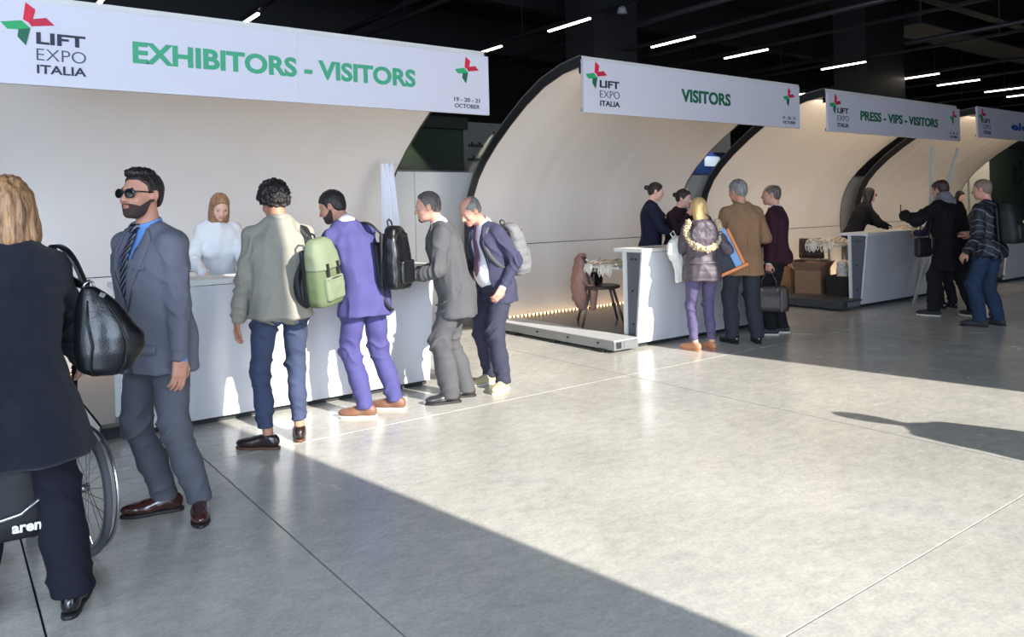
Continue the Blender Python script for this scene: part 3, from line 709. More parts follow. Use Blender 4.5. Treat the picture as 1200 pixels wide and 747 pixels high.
        fold = fold*1.7
        def disp(V):
            o = wob(V, 14, 2.2)*fold*.5
            for k in 'LR':
                h_, kn, a = s.leg[k]; near = np.exp(-((V[:, 0]-kn[0])**2+(V[:, 1]-kn[1])**2)/.03)
                zk = kn[2]; w1 = np.exp(-((V[:, 2]-zk)/.09)**2); w2 = np.exp(-((V[:, 2]-cuffz-.05)/.07)**2); w3 = np.exp(-((V[:, 2]-.80)/.07)**2)
                ph = V[:, 0]*30+V[:, 1]*22+3.5*wob(V, 9, 1.0); n2 = wob(V, 19, 5.2)
                o += (near*(w1*1.5+w2*1.3)+w3*1.2)*fold*(1-2*np.abs(np.sin(V[:, 2]*34+ph*.6))**.8)*(.55+.45*n2)
            return np.maximum(o, -.007)
        lo, hi = s._box(.14); lo[2] = cuffz-.02; hi[2] = s.tfm((0, 0, top))[2]+.06
        lo[:2] -= .02; r = s.emit('trousers', fn, m, lo, hi, disp=disp, keep=True); s.trb = r[1]; return r[0]
    def shoes(s, m, sole=None, tall=0, big=1.0, heel=0, label=None):
        sole = sole or mat('sole_dark', (35, 32, 32), .6)
        for k in 'LR':
            a = s.leg[k][2]; fx, fy, fa = s.feet[k]; R = Rz(math.radians(fa)); o0 = np.array([a[0], a[1], 0])
            def T(P): return ((P-o0.astype(f32)) @ R.astype(f32))/big
            def up(P):
                Q = T(P)
                d = ell(Q, (0, .115, .038), (.046, .105, .036)); d = smin(d, ell(Q, (0, -.02, .050), (.036, .055, .052)), .03)
                d = smin(d, cap(Q, (0, .0, .075+tall), (0, .085, .050), .034, .030), .03)
                d = smax(d, .012-Q[:, 2], .003); d = smax(d, Q[:, 2]-(.095+tall), .004)
                return d*big
            def so(P):
                Q = T(P); x = Q[:, 0]; y = Q[:, 1]; hw = np.interp(y, [-.08, -.06, -.02, .04, .10, .15, .19, .222], [.010, .030, .036, .035, .044, .046, .034, .008])
                d = np.abs(x)-hw; d = np.maximum(d, np.maximum(y-.222, -.078-y)); return np.maximum(d, np.abs(Q[:, 2]-.008-heel/2)-.010-heel/2)*big*.8
            c = o0+R @ np.array([0, .07, .05]); hh = min(s.h, .0055)
            u = s.emit('shoe', up, m, c-np.array([.2, .2, .06]), c+np.array([.2, .2, .10]), h=hh)
            s.emit('sole', so, sole, c-np.array([.2, .2, .08]), c+np.array([.2, .2, .0]), h=min(hh, .006), sm=0, parent=u)
            if hh < .0058:
                for j in range(4):
                    y = .045+j*.018; z = .088-.010*j
                    pts = [o0+R @ (np.array([x, y, z+.004-abs(x)*.25])*big) for x in (-.024, -.012, 0, .012, .024)]
                    mb = MB().tube([p*s.S for p in pts], .0025, 5); mb.build('lace', sole, u)
    def coat(s, m, hem=-.20, grow=0, sleeve=.060, cuffr=.045, open_=None, flare=.02, fold=.005, name='jacket', sl_end=.0, shoulder=.0, top=.545, waist=0, back=0, wn=10, hemcut=None, puff=0):
        f = s.female; g = grow
        ws = .148 if f else .168
        tab = [(hem, .180+g+flare, .135+g+flare*.7, -.005+back), (-.06, .178+g+flare*.4, .134+g, -.008), (.02, .172+g, .130+g, -.006), (.13, ws+g-waist, .122+g, .0), (.25, (.162 if f else .176)+g, .132+g, .004), (.37, (.165 if f else .182)+g, .138+g, .004), (.43, (.158 if f else .176)+g, .118+g*.7, -.008), (.48, .120+g*.5, .095+g*.5, -.014), (top, .072+g*.4, .068+g*.4, -.014)]
        cen = lambda z: s.tfm((0, 0, z))
        R_ = s.rows(tab); s.coat_rows = R_
        op = None
        if open_:
            op = np.array([(s.tfm((0, 0, z))[2], x0, w0) for z, x0, w0 in open_]); op = op[np.argsort(op[:, 0])]
        def fn(P):
            d = loft(P, R_, 2.5, .010)
            if s.belly: d = smin(d, ell(P, s.tfm((0, .05, .08)), (.14, .10+s.belly, .16)), .06)
            for k, sg in (('L', -1), ('R', 1)):
                sh, e, w_ = s.arm[k]; we = w_-(w_-e)*sl_end+nrm(w_-e)*.0
                sh2 = sh+np.array([-sg*.005, 0, .004]);
                a = chain(P, [sh2, e, we], [sleeve+.002+shoulder, sleeve-.006, cuffr], .018)
                # cut the sleeve square at the cuff
                dn = nrm(w_-e).astype(f32); a = smax(a, (P-we.astype(f32)) @ dn-.012, .004)
                d = smin(d, a, .020)
                d = smin(d, cap(P, s.tfm((sg*.045, -.018, .522)), s.tfm((sg*.158*s.sw, -.008, .450)), .044+g*.4, .046+g*.5+shoulder), .03)
                if hem < -.04: d = smin(d, sph(P, s.pv+np.array([sg*.07, -.055, -.03]), .088+g*.8), .05)
            if op is not None:
                z = P[:, 2]; x0 = np.interp(z, op[:, 0], op[:, 1]); w0 = np.interp(z, op[:, 0], op[:, 2])
                cx = np.interp(z, [r[0] for r in R_], [r[1] for r in R_]); cy = np.interp(z, [r[0] for r in R_], [r[2] for r in R_]); rt = np.interp(z, [r[0] for r in R_], [r[5] for r in R_])
                X = P[:, 0]-cx; Y = P[:, 1]-cy; x2 = X*np.cos(rt)+Y*np.sin(rt); y2 = -X*np.sin(rt)+Y*np.cos(rt)
                d = smax(d, np.minimum(w0-np.abs(x2-x0), y2-.045), .004)
            return d
        if f and True:
            f0 = fn
            def fn(P, f0=f0):
                d = f0(P)
                for sg in (-1, 1): d = smin(d, sph(P, s.tfm((sg*.075, .085+g*.6, .285)), .058+g*.5), .05)
                return d
        fold = fold*1.7
        def disp(V):
            o = wob(V*np.array([1.6, 1.6, .55]), wn, 3.1)*fold*.8+(1-2*np.abs(wob(V*np.array([1.3, 1.3, .5]), wn*1.1, 7.7)))*fold*.75
            for k in 'LR':
                sh, e, w_ = s.arm[k]; de = np.linalg.norm(V-e, axis=1); dw = np.linalg.norm(V-w_, axis=1); ds = np.linalg.norm(V-sh-np.array([0, 0, -.09]), axis=1)
                ax = nrm(w_-e); t = (V-e) @ ax
                n1 = wob(V*np.array([1, 1, .8]), 11, 2.7); n2 = wob(V, 23, 6.1); u = V[:, 0]*.9+V[:, 1]*.5
                rid = lambda q: 1-2*np.abs(np.sin(q))**.8
                o += np.exp(-(de/.10)**2)*fold*1.5*rid(t*38+u*26+2.6*n1)*(.5+.5*n2) + np.exp(-(dw/.08)**2)*fold*.9*rid(t*48+3*n1) + np.exp(-(ds/.09)**2)*fold*1.2*rid((V[:, 2]+1.2*abs(V[:, 0]))*30+2*n1)
            if puff: o += puff*np.abs(np.sin(V[:, 2]*38))-puff*.5
            return np.maximum(o, -.0075)
        lo, hi = s._box(.16); hw_ = np.array([.24, .24])+grow+flare; lo[:2] = np.minimum(lo[:2], s.pv[:2]-hw_); hi[:2] = np.maximum(hi[:2], s.pv[:2]+hw_); lo[2] = s.pv[2]+hem-.05
        for k in 'LR': lo[2] = min(lo[2], s.arm[k][2][2]-.06)
        hi[2] = max(s.tfm((0, 0, top))[2]+.04, max(s.arm[k][i][2] for k in 'LR' for i in (0, 1, 2))+.1)
        r = s.emit(name, fn, m, lo, hi, disp=disp, keep=True); s.jb = r[1]; s.jacket = r[0]; return r[0]
    def shirt(s, m, collar=True, cuffs=True, fold=.003, r0=.0, name='shirt', front=.012):
        f = s.female
        tab = [(-.02, .160, .112, 0), (.13, .146+r0, .108, .002), (.25, .158+r0, .116+front, .006), (.37, .162+r0, .122+front*.7, .006), (.435, .150, .104, -.006), (.49, .10, .080, -.012), (.545, .066, .064, -.010)]
        def fn(P):
            d = loft(P, s.rows(tab), 2.4, .01)
            if s.belly: d = smin(d, ell(P, s.tfm((0, .05, .10)), (.14, .088+s.belly, .15)), .06)
            nb = s.tfm((0, -.008, .545)); nt = s.hc+s.HR @ np.array([0, -.022, -.085])*s.hs
            if collar:
                ax = nrm(nt-nb); c = cap(P, nb-ax*.02, nb+ax*.018, .072, .067); inner = cap(P, nb-ax*.05, nb+ax*.08, .060, .057)
                c = smax(c, (P-(nb+ax*.026).astype(f32)) @ ax.astype(f32), .004)
                # open at the throat
                c = smax(c, -smin(inner, cap(P, nb+ax*.03+np.array([0, .07, .01]), nb+np.array([0, .075, -.02]), .022, .006), .005), .004); d = smin(d, c, .006)
            if cuffs:
                for k in 'LR':
                    sh, e, w_ = s.arm[k]; u = nrm(w_-e); d = np.minimum(d, smax(cap(P, w_-u*.05, w_+u*.004, .036, .034), (P-(w_+u*.014).astype(f32)) @ u.astype(f32), .003))
            return d
        lo, hi = s._box(.08); lo[2] = .70; hi[2] = s.hc[2]
        r = s.emit(name, fn, m, lo, hi, disp=lambda V: wob(V*np.array([1.5, 1.5, .5]), 12, 5)*fold, keep=True); s.sb = r[1]; return r[0]
    def patch(s, name, bvh, rowsL, rowsR, m, n=5, off=.004, th=.006, D=(0, 1, 0), parent=None, torso=True):
        """ribbon surface laid on the garment: rows are (x,z) in torso frame, seen from direction D"""
        V = []; D = np.array(D, float)
        K = len(rowsL)
        for i in range(K):
            for j in range(n):
                u = j/(n-1); x = rowsL[i][0]*(1-u)+rowsR[i][0]*u; z = rowsL[i][1]*(1-u)+rowsR[i][1]*u
                c = s.tfm((0, 0, z)) if torso else np.array([0, 0, z]); rt = s.tw*min(1, max(0, z)/.45) if torso else 0
                d = Rz(rt) @ D; rt_ = np.cross(d, (0, 0, 1)); rt_ = rt_ if D[1] > 0 else -rt_
                p = (c+rt_*x)*s.S; o0 = p+d*.8
                hit = bvh.ray_cast(Vector(o0), Vector(-d))
                q = np.array(hit[0]) if hit[0] is not None else p+d*.12
                V.append(q+d*off)
        V = np.array(V); F = np.array([(i*n+j, i*n+j+1, (i+1)*n+j+1, (i+1)*n+j) for i in range(K-1) for j in range(n-1)])
        o = mk(name, V, F, m, parent or s.root); md = o.modifiers.new('solid', 'SOLIDIFY'); md.thickness = th; md.offset = 0; return o
    def tie(s, m):
        s.patch('tie', s.sb, [(-.016, .535), (-.020, .505), (-.026, .40), (-.034, .25), (-.042, .12), (-.002, .06)], [(.016, .535), (.014, .505), (.026, .40), (.034, .25), (.042, .12), (.002, .06)], m, 4, .015, .006)
        s.patch('tie_knot', s.sb, [(-.022, .548), (-.024, .53), (-.014, .508)], [(.022, .548), (.024, .53), (.014, .508)], m, 4, .022, .014)
    def lapels(s, m, bz=.16, w=.062, gap=.0):
        for sg in (-1, 1):
            inn = [(sg*.052, .535), (sg*.060, .50), (sg*.062, .43), (sg*.046, .33), (sg*.022, .23), (sg*(.002+gap), bz)]
            out = [(sg*.085, .525), (sg*(.060+w), .475), (sg*(.062+w*1.1), .40), (sg*(.05+w*.8), .32), (sg*(.03+w*.45), .235), (sg*(.012+gap), bz-.005)]
            o = s.patch('lapel', s.jb, inn, out, m, 5, .006, .006)
def ribbon(name, pts, width, m, parent, org=(0, 0, 0), th=.004, up=None, normals=None):
    P = np.array(pts, float); n = len(P); V = []
    # smooth
    t = np.linspace(0, n-1, max(12, n*5)); Q = np.stack([np.interp(t, range(n), P[:, k]) for k in range(3)], 1)
    for _ in range(6): Q[1:-1] = (Q[:-2]+2*Q[1:-1]+Q[2:])/4
    for i, p in enumerate(Q):
        T = nrm(Q[min(i+1, len(Q)-1)]-Q[max(0, i-1)]); nn = np.array(up if up is not None else (0, 1, 0), float)
        if normals is not None: nn = np.array(normals(p), float)
        sd_ = nrm(np.cross(T, nn)); V += [p-sd_*width/2, p, p+sd_*width/2]
    F = [(3*i+j, 3*i+j+1, 3*i+j+4, 3*i+j+3) for i in range(len(Q)-1) for j in (0, 1)]
    o = mk(name, np.array(V)-np.array(org), np.array(F), m, parent); md = o.modifiers.new('solid', 'SOLIDIFY'); md.thickness = th; md.offset = 0; return o
# ================================================================== people
SK_M = skin('warm', (196, 142, 118)); SK_F = skin('fair', (226, 178, 158)); SK_R = skin('ruddy', (206, 152, 130)); SK_T = skin('tan', (184, 130, 104))
H_BLACK = hairm('hair_black', (34, 28, 26), .3); H_BROWN = hairm('hair_dark_brown', (58, 42, 34), .4); H_GREY = hairm('hair_grey', (128, 126, 122), .45)
H_SALT = hairm('hair_salt', (92, 84, 80), .45); H_BLOND = hairm('hair_blond', (214, 176, 120), .25); H_DBLOND = hairm('hair_ash_blond', (152, 114, 80), .55); H_LBROWN = hairm('hair_light_brown', (150, 112, 82), .35)
BLACKSH = mat('shoe_black', (22, 20, 22), .22, spec=.6, coat=.4); BROWNSH = mat('shoe_oxblood', (66, 36, 32), .2, spec=.6, coat=.5, var=.2, vscale=30)
TANSH = mat('shoe_tan', (120, 84, 64), .5, bump=.1, bscale=200); BEIGESH = mat('shoe_beige', (188, 176, 140), .7); ORSH = mat('shoe_orange', (196, 136, 100), .55); GREYSH = mat('shoe_charcoal', (48, 48, 52), .7)
SOLE_W = mat('sole_white', (206, 200, 190), .6); SOLE_D = mat('sole_dark', (35, 32, 32), .6); SOLE_B = mat('sole_brown', (98, 66, 48), .6)
SILVER = mat('silver', (190, 190, 192), .25, metal=.9)
def glasses(F, frame, lens, name='sunglasses', open_=True):
    t = bpy.data.objects.new(name, None); COL.objects.link(t); t.parent = F.root
    W = lambda x, y, z: (F.hc+F.HR @ np.array([x, y, z])*F.hs)*F.S
    for sg in (-1, 1):
        pts = []
        for k in range(17):
            a = 2*math.pi*k/16; x = .033+.026*math.cos(a)*(1 if math.sin(a) < 0 else 1.08); z = .003+.021*math.sin(a)*(1.0 if math.sin(a) > 0 else .95)
            pts.append(W(sg*x, .106-abs(x-.02)*.25, z))
        mb = MB().tube(pts, .0032*F.S, 6, cap=False); mb.build('rim', frame, t, smooth=True)
        mb = MB().add([p for p in pts[:-1]], [tuple(range(16))]); o = mb.build('lens', lens, t); 
        MB().tube([W(sg*.056, .099, .012), W(sg*.070, .075, .013), W(sg*.079, .0, .012), W(sg*.078, -.02, .0)], .0032*F.S, 6).build('temple', frame, t, smooth=True)
    MB().tube([W(-.010, .106, .008), W(0, .110, .012), W(.010, .106, .008)], .003*F.S, 6).build('bridge', frame, t, smooth=True)
    return t
def button(F, x, z, m, bvh, par, r=.007, torso=True):
    c = F.tfm((0, 0, z)); p = (c+np.array([x, 0, 0]))*F.S; hit = bvh.ray_cast(Vector(p+np.array([0, .8, 0])), Vector((0, -1, 0)))
    if hit[0] is None: return
    q = hit[0]; MB().tube([q, q+Vector((0, .005, 0))], r, 10).build('button', m, par)
SUNG = mat('sunglass_frame', (20, 18, 20), .2); LENS = mat('sunglass_lens', (14, 16, 18), .08, spec=.8)
# ---- 1 man in sunglasses
F = Figure('man in grey suit, blue shirt, striped tie and dark sunglasses standing beside the first desk', (1.0, 4.30), 203, 1.80, SK_M, lean=4, hip=(0, .12), twist=0, head=(10, -3, 0), sw=1.08,
           feet={'R': (.085, .02, -38), 'L': (-.085, -.04, 54)}, handL=(-.235, .16, .80), handR=(.27, .10, .80), elbL=(-.35, -1, 0), h=.0055, curl=.55, hy=.01)
F.body().eyes(); F.brows(H_BLACK)
F.hair(H_BLACK, 'short', t=.007, amp=.0012, fr=90, hl=[(-.11, -.06), (-.07, -.055), (-.045, -.02), (-.02, .012), (.0, .020), (.012, .002), (.022, .004), (.03, .045), (.055, .068), (.078, .074), (.1, .08)])
F.emit('quiff', lambda P: smax(ell(F.headP(P), (0, .008, .105), (.058, .078, .030)), -ell(F.headP(P), (0, -.02, .05), (.070, .09, .07)), .004), H_BLACK, F.hc-.15, F.hc+.18, disp=lambda V: np.abs(wob(V, 130))*.006, sm=0)
F.beard(mat('beard_black', (74, 58, 52), .85, bump=.8, bscale=500))
glasses(F, SUNG, LENS)
F.shirt(cloth('shirt_blue', (104, 150, 214), .7, 700, .1, .03))
F.trousers(cloth('suit_grey_trousers', (88, 90, 98), .8, 800, .2, .06), hipr=.098, kneer=.070, cuff=.062, cuffz=.07)
sg_ = cloth('suit_grey', (104, 105, 116), .8, 800, .2, .05)
F.coat(sg_, hem=-.17, grow=.014, shoulder=.006, sleeve=.064, cuffr=.040, open_=[(-.30, 0, .05), (-.10, 0, .012), (.10, 0, .002), (.17, 0, .004), (.28, 0, .030), (.42, 0, .052), (.50, 0, .062), (.60, 0, .066)], flare=.012, sl_end=.04)
F.lapels(sg_, bz=.14)
tie_m = mat('tie_stripe', (30, 28, 34), .5)
def stripes(m, c1, c2, scale, rot=(0, .7, 0), axis='X', w=.5):
    nt = m.node_tree; N = nt.nodes; L = nt.links; b = N['Principled BSDF']
    tc = N.new('ShaderNodeTexCoord'); mp = N.new('ShaderNodeMapping'); mp.inputs['Rotation'].default_value = rot
    wv = N.new('ShaderNodeTexWave'); wv.inputs['Scale'].default_value = scale; wv.bands_direction = axis
    r = N.new('ShaderNodeValToRGB'); r.color_ramp.interpolation = 'CONSTANT'; r.color_ramp.elements[0].color = (*lin(c1), 1); r.color_ramp.elements[1].color = (*lin(c2), 1); r.color_ramp.elements[1].position = w
    L.new(tc.outputs['Object'], mp.inputs[0]); L.new(mp.outputs[0], wv.inputs['Vector']); L.new(wv.outputs['Fac'], r.inputs[0]); L.new(r.outputs[0], b.inputs['Base Color'])
stripes(tie_m, (28, 26, 32), (128, 132, 150), 14, w=.82)
F.tie(tie_m)
pk = F.patch('pocket_flap', F.jb, [(-.15, -.03), (-.15, -.075)], [(-.075, -.03), (-.075, -.075)], sg_, 5, .007, .006)
F.patch('pocket_flap', F.jb, [(.075, -.03), (.075, -.075)], [(.15, -.03), (.15, -.075)], sg_, 5, .007, .006)
F.patch('breast_pocket', F.jb, [(-.135, .355), (-.135, .335)], [(-.075, .345), (-.075, .325)], sg_, 5, .005, .005)
for z in (.11, .015): button(F, .004, z, SOLE_D, F.jb, F.jacket)
F.shoes(BROWNSH, SOLE_D, tall=.0)
MAN = F
# ---- 2 woman with her back to the camera
F = Figure('blond woman in a long black coat seen from behind at left edge', (.21, 3.50), 84, 1.73, SK_F, lean=3, female=True, head=(6, 4, 0), feet={'R': (.19, .03, -12), 'L': (-.14, .12, 8)},
           handR=(.25, .40, .93), handL=(-.25, .40, .93), elbR=(.15, -.8, -.2), elbL=(-.15, -.8, -.2), h=.0065, heel=.0)
F.body().eyes()
F.hair(H_DBLOND, 'bob', t=.022, amp=.006, fr=70, length=.165)
F.trousers(cloth('trousers_black', (22, 22, 34), .85, 700, .15, .05), hipr=.100, kneer=.082, cuff=.082, cuffz=.07)
F.coat(cloth('coat_black', (22, 23, 36), .95, 500, .5, .15, 30, sheen=.15), hem=-.27, grow=.024, sleeve=.068, cuffr=.052, flare=.075, fold=.006, top=.555)
F.shoes(BLACKSH, SOLE_D, tall=.01)
WOM = F
# ---- 3 man in stone overshirt
F = Figure('man in stone overshirt and blue trousers with curly dark hair at first desk', (1.85, 5.12), 78, 1.80, SK_T, lean=2, head=(12, 26, 0), hunch=.02, feet={'L': (-.105, -.05, 58), 'R': (.11, .06, -8)},
           handL=(-.27, .02, .83), handR=(.235, .18, .92), h=.0065)
F.body().eyes()
F.hair(H_BLACK, 'short', t=.026, amp=.011, fr=85)
F.shirt(cloth('tee_white', (220, 220, 216)), collar=False, cuffs=False)
F.trousers(cloth('trousers_airforce', (62, 70, 94), .85, 800, .15, .05), hipr=.094, kneer=.064, cuff=.050, cuffz=.135, fold=.006)
ov = cloth('overshirt_stone', (146, 142, 130), .9, 600, .25, .06)
F.coat(ov, hem=-.08, grow=.018, sleeve=.064, cuffr=.044, flare=.006, fold=.007, name='overshirt', back=-.004, wn=9)
F.emit('collar', lambda P: smax(loft(P, [(1.42, *F.tfm((0, -.02, .48))[:2], .098, .085), (1.46, *F.tfm((0, -.018, .52))[:2], .080, .078), (1.515, *F.tfm((0, -.01, .57))[:2], .066, .068)], 2.1, .006), -cap(P, F.tfm((0, .09, .62)), F.tfm((0, .09, .44)), .05), .006), ov, F.tfm((-.15, -.2, .44)), F.tfm((.15, .2, .62)))
F.shoes(BLACKSH if False else mat('shoe_dark_brown', (42, 28, 28), .3, coat=.3), SOLE_B)
TAN = F
# ---- 4 man in blue suit
F = Figure('man in bright blue suit leaning over the first desk', (2.72, 5.40), 102, 1.78, SK_M, lean=10, side=-7, head=(36, 24, 0), hunch=.03, hy=.02, feet={'L': (-.135, .0, 38), 'R': (.15, .0, 28)},
           handL=(-.26, .42, 1.10), handR=(.02, .44, 1.09), elbL=(-.5, -.5, -.8), elbR=(.5, -.5, -.8), h=.007, hip=(-.10, .05))
F.body().eyes(); F.hair(H_BLACK, 'short', t=.008, amp=.0018, fr=80); F.beard(mat('beard_black', (40, 32, 30), .8))
F.shirt(cloth('shirt_white', (232, 232, 236), .7, 700, .1, .03))
bl = cloth('suit_blue', (74, 72, 122), .8, 700, .2, .05)
F.trousers(bl, hipr=.100, kneer=.076, cuff=.064, cuffz=.07, fold=.008)
F.coat(bl, hem=-.17, grow=.014, sleeve=.062, cuffr=.044, open_=[(-.3, 0, .03), (.12, 0, .004), (.3, 0, .035), (.5, 0, .06), (.6, 0, .06)], flare=.014, fold=.007, sl_end=.05)
F.lapels(bl, bz=.14)
F.shoes(TANSH, SOLE_W)
BLUE = F
# ---- 5 man in grey suit
F = Figure('older man in plain grey suit with goatee standing at the desk end', (3.40, 5.36), 146, 1.75, SK_R, lean=11, head=(4, 14, 0), hunch=.03, feet={'L': (-.09, .05, 14), 'R': (.10, -.07, 10)},
           handL=(-.14, .36, 1.03), handR=(.16, .34, 1.03), elbL=(-.5, -1, -.1), elbR=(.5, -1, -.1), h=.007, belly=.015)
F.body().eyes(); F.brows(H_SALT); F.hair(H_SALT, 'short', t=.007, amp=.002, fr=90, hl=[(-.11, -.085), (-.06, -.075), (-.035, -.045), (-.02, -.0), (-.004, .018), (.012, -.012), (.020, .0), (.028, .035), (.045, .072), (.060, .090), (.1, .10)]); F.beard(mat('goatee', (120, 100, 92), .9)) if False else None
F.emit('goatee', lambda P: smax(smax(F.head_sdf(P)-.004, np.abs(F.headP(P)[:, 0])-.020, .004), smax(F.headP(P)[:, 2]+.076, -.116-F.headP(P)[:, 2], .004), .004), mat('goatee', (70, 58, 54), .9), F.hc-.15, F.hc+.15, sm=0)
F.shirt(cloth('shirt_pale_blue', (190, 200, 226), .7, 700, .1, .03))
gs = cloth('suit_mid_grey', (82, 82, 84), .85, 700, .2, .05)
F.trousers(gs, hipr=.104, kneer=.086, cuff=.082, cuffz=.045, fold=.009)
F.coat(gs, hem=-.235, grow=.012, sleeve=.068, cuffr=.050, open_=[(-.3, 0, .03), (.12, 0, .004), (.3, 0, .035), (.5, 0, .06), (.6, 0, .06)], flare=.022, fold=.006, sl_end=.05)
F.lapels(gs, bz=.12)
F.shoes(mat('shoe_grey_black', (48, 46, 48), .3, coat=.3), SOLE_D)
GREY = F
# ---- 6 balding man
F = Figure('balding man in open navy suit with white shirt and tie looking down', (3.93, 5.54), 184, 1.73, SK_R, lean=9, head=(-2, 36, 0), hunch=.05, feet={'R': (.155, -.05, 4), 'L': (-.14, .05, 24)},
           handL=(-.215, .10, .90), handR=(.17, .24, 1.0), elbL=(-.5, -1, 0), elbR=(.6, -1, 0), h=.007, belly=.05)
F.body().eyes(); F.hair(H_GREY, 'short', t=.006, amp=.0015, fr=90, bald=1.0)
F.shirt(cloth('shirt_white', (232, 232, 236), .7, 700, .1, .03))
nv = cloth('suit_slate_navy', (60, 60, 82), .82, 700, .2, .05); nvt = cloth('trousers_slate_navy', (52, 54, 70), .82, 700, .2, .05)
F.trousers(nvt, hipr=.102, kneer=.078, cuff=.068, cuffz=.06, fold=.008, top=.10)
F.coat(nv, hem=-.17, grow=.012, sleeve=.064, cuffr=.046, open_=[(-.3, 0, .115), (-.05, 0, .11), (.12, 0, .105), (.25, 0, .09), (.40, 0, .066), (.5, 0, .06), (.6, 0, .06)], flare=.016, fold=.007, sl_end=.06)
for sg in (-1, 1):
    F.patch('lapel', F.jb, [(sg*.055, .53), (sg*.063, .46), (sg*.082, .35), (sg*.10, .22), (sg*.112, .13)], [(sg*.085, .53), (sg*.115, .46), (sg*.128, .36), (sg*.128, .25), (sg*.118, .13)], nv, 4, .006, .006)
F.tie(mat('tie_plum', (96, 70, 92), .45))
F.shoes(BEIGESH, SOLE_W)
BALD = F
# ---- 7 woman with fur hood
F = Figure('blond woman in quilted mauve jacket with fur hood and purple trousers', (6.53, 5.39), 56, 1.65, SK_F, lean=4, female=True, head=(8, 14, 0), feet={'L': (-.10, .0, 34), 'R': (.10, .03, 8)},
           handL=(-.16, .40, 1.12), handR=(.26, .16, 1.06), elbL=(-.4, -.7, -.6), elbR=(.35, -1, -.4), h=.0085)
F.body().eyes(); F.hair(H_BLOND, 'long', t=.016, amp=.003, fr=70, length=.24)
F.trousers(cloth('trousers_purple', (92, 84, 116), .8, 700, .12, .05), hipr=.097, kneer=.062, cuff=.050, cuffz=.12, fold=.006)
qj = cloth('quilted_mauve', (88, 78, 86), .5, 300, .2, .10, 20, spec=.5)
F.coat(qj, hem=-.13, grow=.020, sleeve=.070, cuffr=.050, flare=.012, fold=.006, puff=.006, waist=.012)
def hood(P):
    c0 = F.tfm((0, -.150, .37)); return smax(smin(ell(P, c0, (.160, .036, .150)), ell(P, F.tfm((0, -.11, .50)), (.12, .06, .05)), .04), -ell(P, c0+np.array([0, -.060, .035]), (.085, .045, .085)), .01)
F.emit('hood', hood, qj, F.tfm((-.25, -.35, .15)), F.tfm((.25, .1, .65)), disp=lambda V: wob(V, 40)*.007)
_fp = [F.tfm((.182*math.sin(a), -.070-.125*(1-abs(math.sin(a))**1.8)*1.0, .425-.215*math.cos(a))) for a in np.linspace(-2.0, 2.0, 15)]
F.emit('fur_trim', lambda P: chain(P, _fp, [.034]*15, .01), hairm('fur_cream', (206, 184, 148), .35), F.tfm((-.3, -.4, .12)), F.tfm((.3, .12, .68)), h=.006, disp=lambda V: wob(V, 130, 2)*.014+wob(V, 60, 3)*.009, sm=0)
def beltf(P):
    R_ = F.coat_rows; return smax(loft(P, [(r[0], r[1], r[2], r[3]+.010, r[4]+.010, r[5]) for r in R_], 2.5), np.abs(P[:, 2]-F.tfm((0, 0, .075))[2])-.018, .004)
F.emit('belt', beltf, qj, F.tfm((-.3, -.3, .02)), F.tfm((.3, .3, .16)))
F.shoes(ORSH, ORSH)
FUR = F
# ---- 8 man in camel blazer
F = Figure('grey-haired man in camel brown blazer seen from behind at second desk', (7.19, 5.36), 58, 1.84, SK_M, lean=4, head=(26, 10, 0), feet={'L': (-.12, .02, 20), 'R': (.13, -.02, -10)},
           handL=(-.20, .36, 1.13), handR=(.24, .32, 1.12), elbL=(-.3, -.8, -.6), elbR=(.3, -.8, -.6), h=.009)
F.body().eyes(); F.hair(H_GREY, 'short', t=.010, amp=.004, fr=70)
F.trousers(cloth('trousers_charcoal', (52, 54, 62), .85, 700, .15, .05), hipr=.104, kneer=.084, cuff=.076, cuffz=.05, fold=.007)
F.coat(cloth('blazer_camel', (146, 112, 84), .9, 500, .3, .06), hem=-.20, grow=.016, sleeve=.070, cuffr=.050, flare=.010, fold=.005)
F.patch('back_seam', F.jb, [(-.002, .48), (-.002, .2), (-.002, -.18)], [(.002, .48), (.002, .2), (.002, -.18)], cloth('blazer_seam', (112, 84, 62)), 2, .003, .003, D=(0, -1, 0))
F.shoes(BLACKSH, SOLE_D)
# ---- 9 man in maroon sweater
F = Figure('man in dark maroon sweater standing right of the camel blazer', (7.98, 5.47), 112, 1.79, SK_R, lean=2, head=(12, 4, 0), feet={'L': (-.10, .05, 14), 'R': (.11, -.03, 14)},
           handL=(-.25, .04, .84), handR=(.20, .30, 1.02), h=.009, curl=1.3, handdirL=(0, .05, -1))
F.body().eyes(); F.hair(H_SALT, 'short', t=.005, amp=.001, fr=90, bald=.3)
F.shirt(cloth('shirt_white', (232, 232, 236)))
F.trousers(cloth('trousers_jet', (26, 26, 30), .9, 700, .15, .05), hipr=.102, kneer=.080, cuff=.072, cuffz=.06)
F.coat(cloth('sweater_maroon', (58, 30, 40), .95, 350, .5, .08), hem=-.09, grow=.012, sleeve=.066, cuffr=.044, flare=.0, fold=.006, name='sweater', sl_end=.04)
F.shoes(GREYSH, SOLE_W)
MAR = F
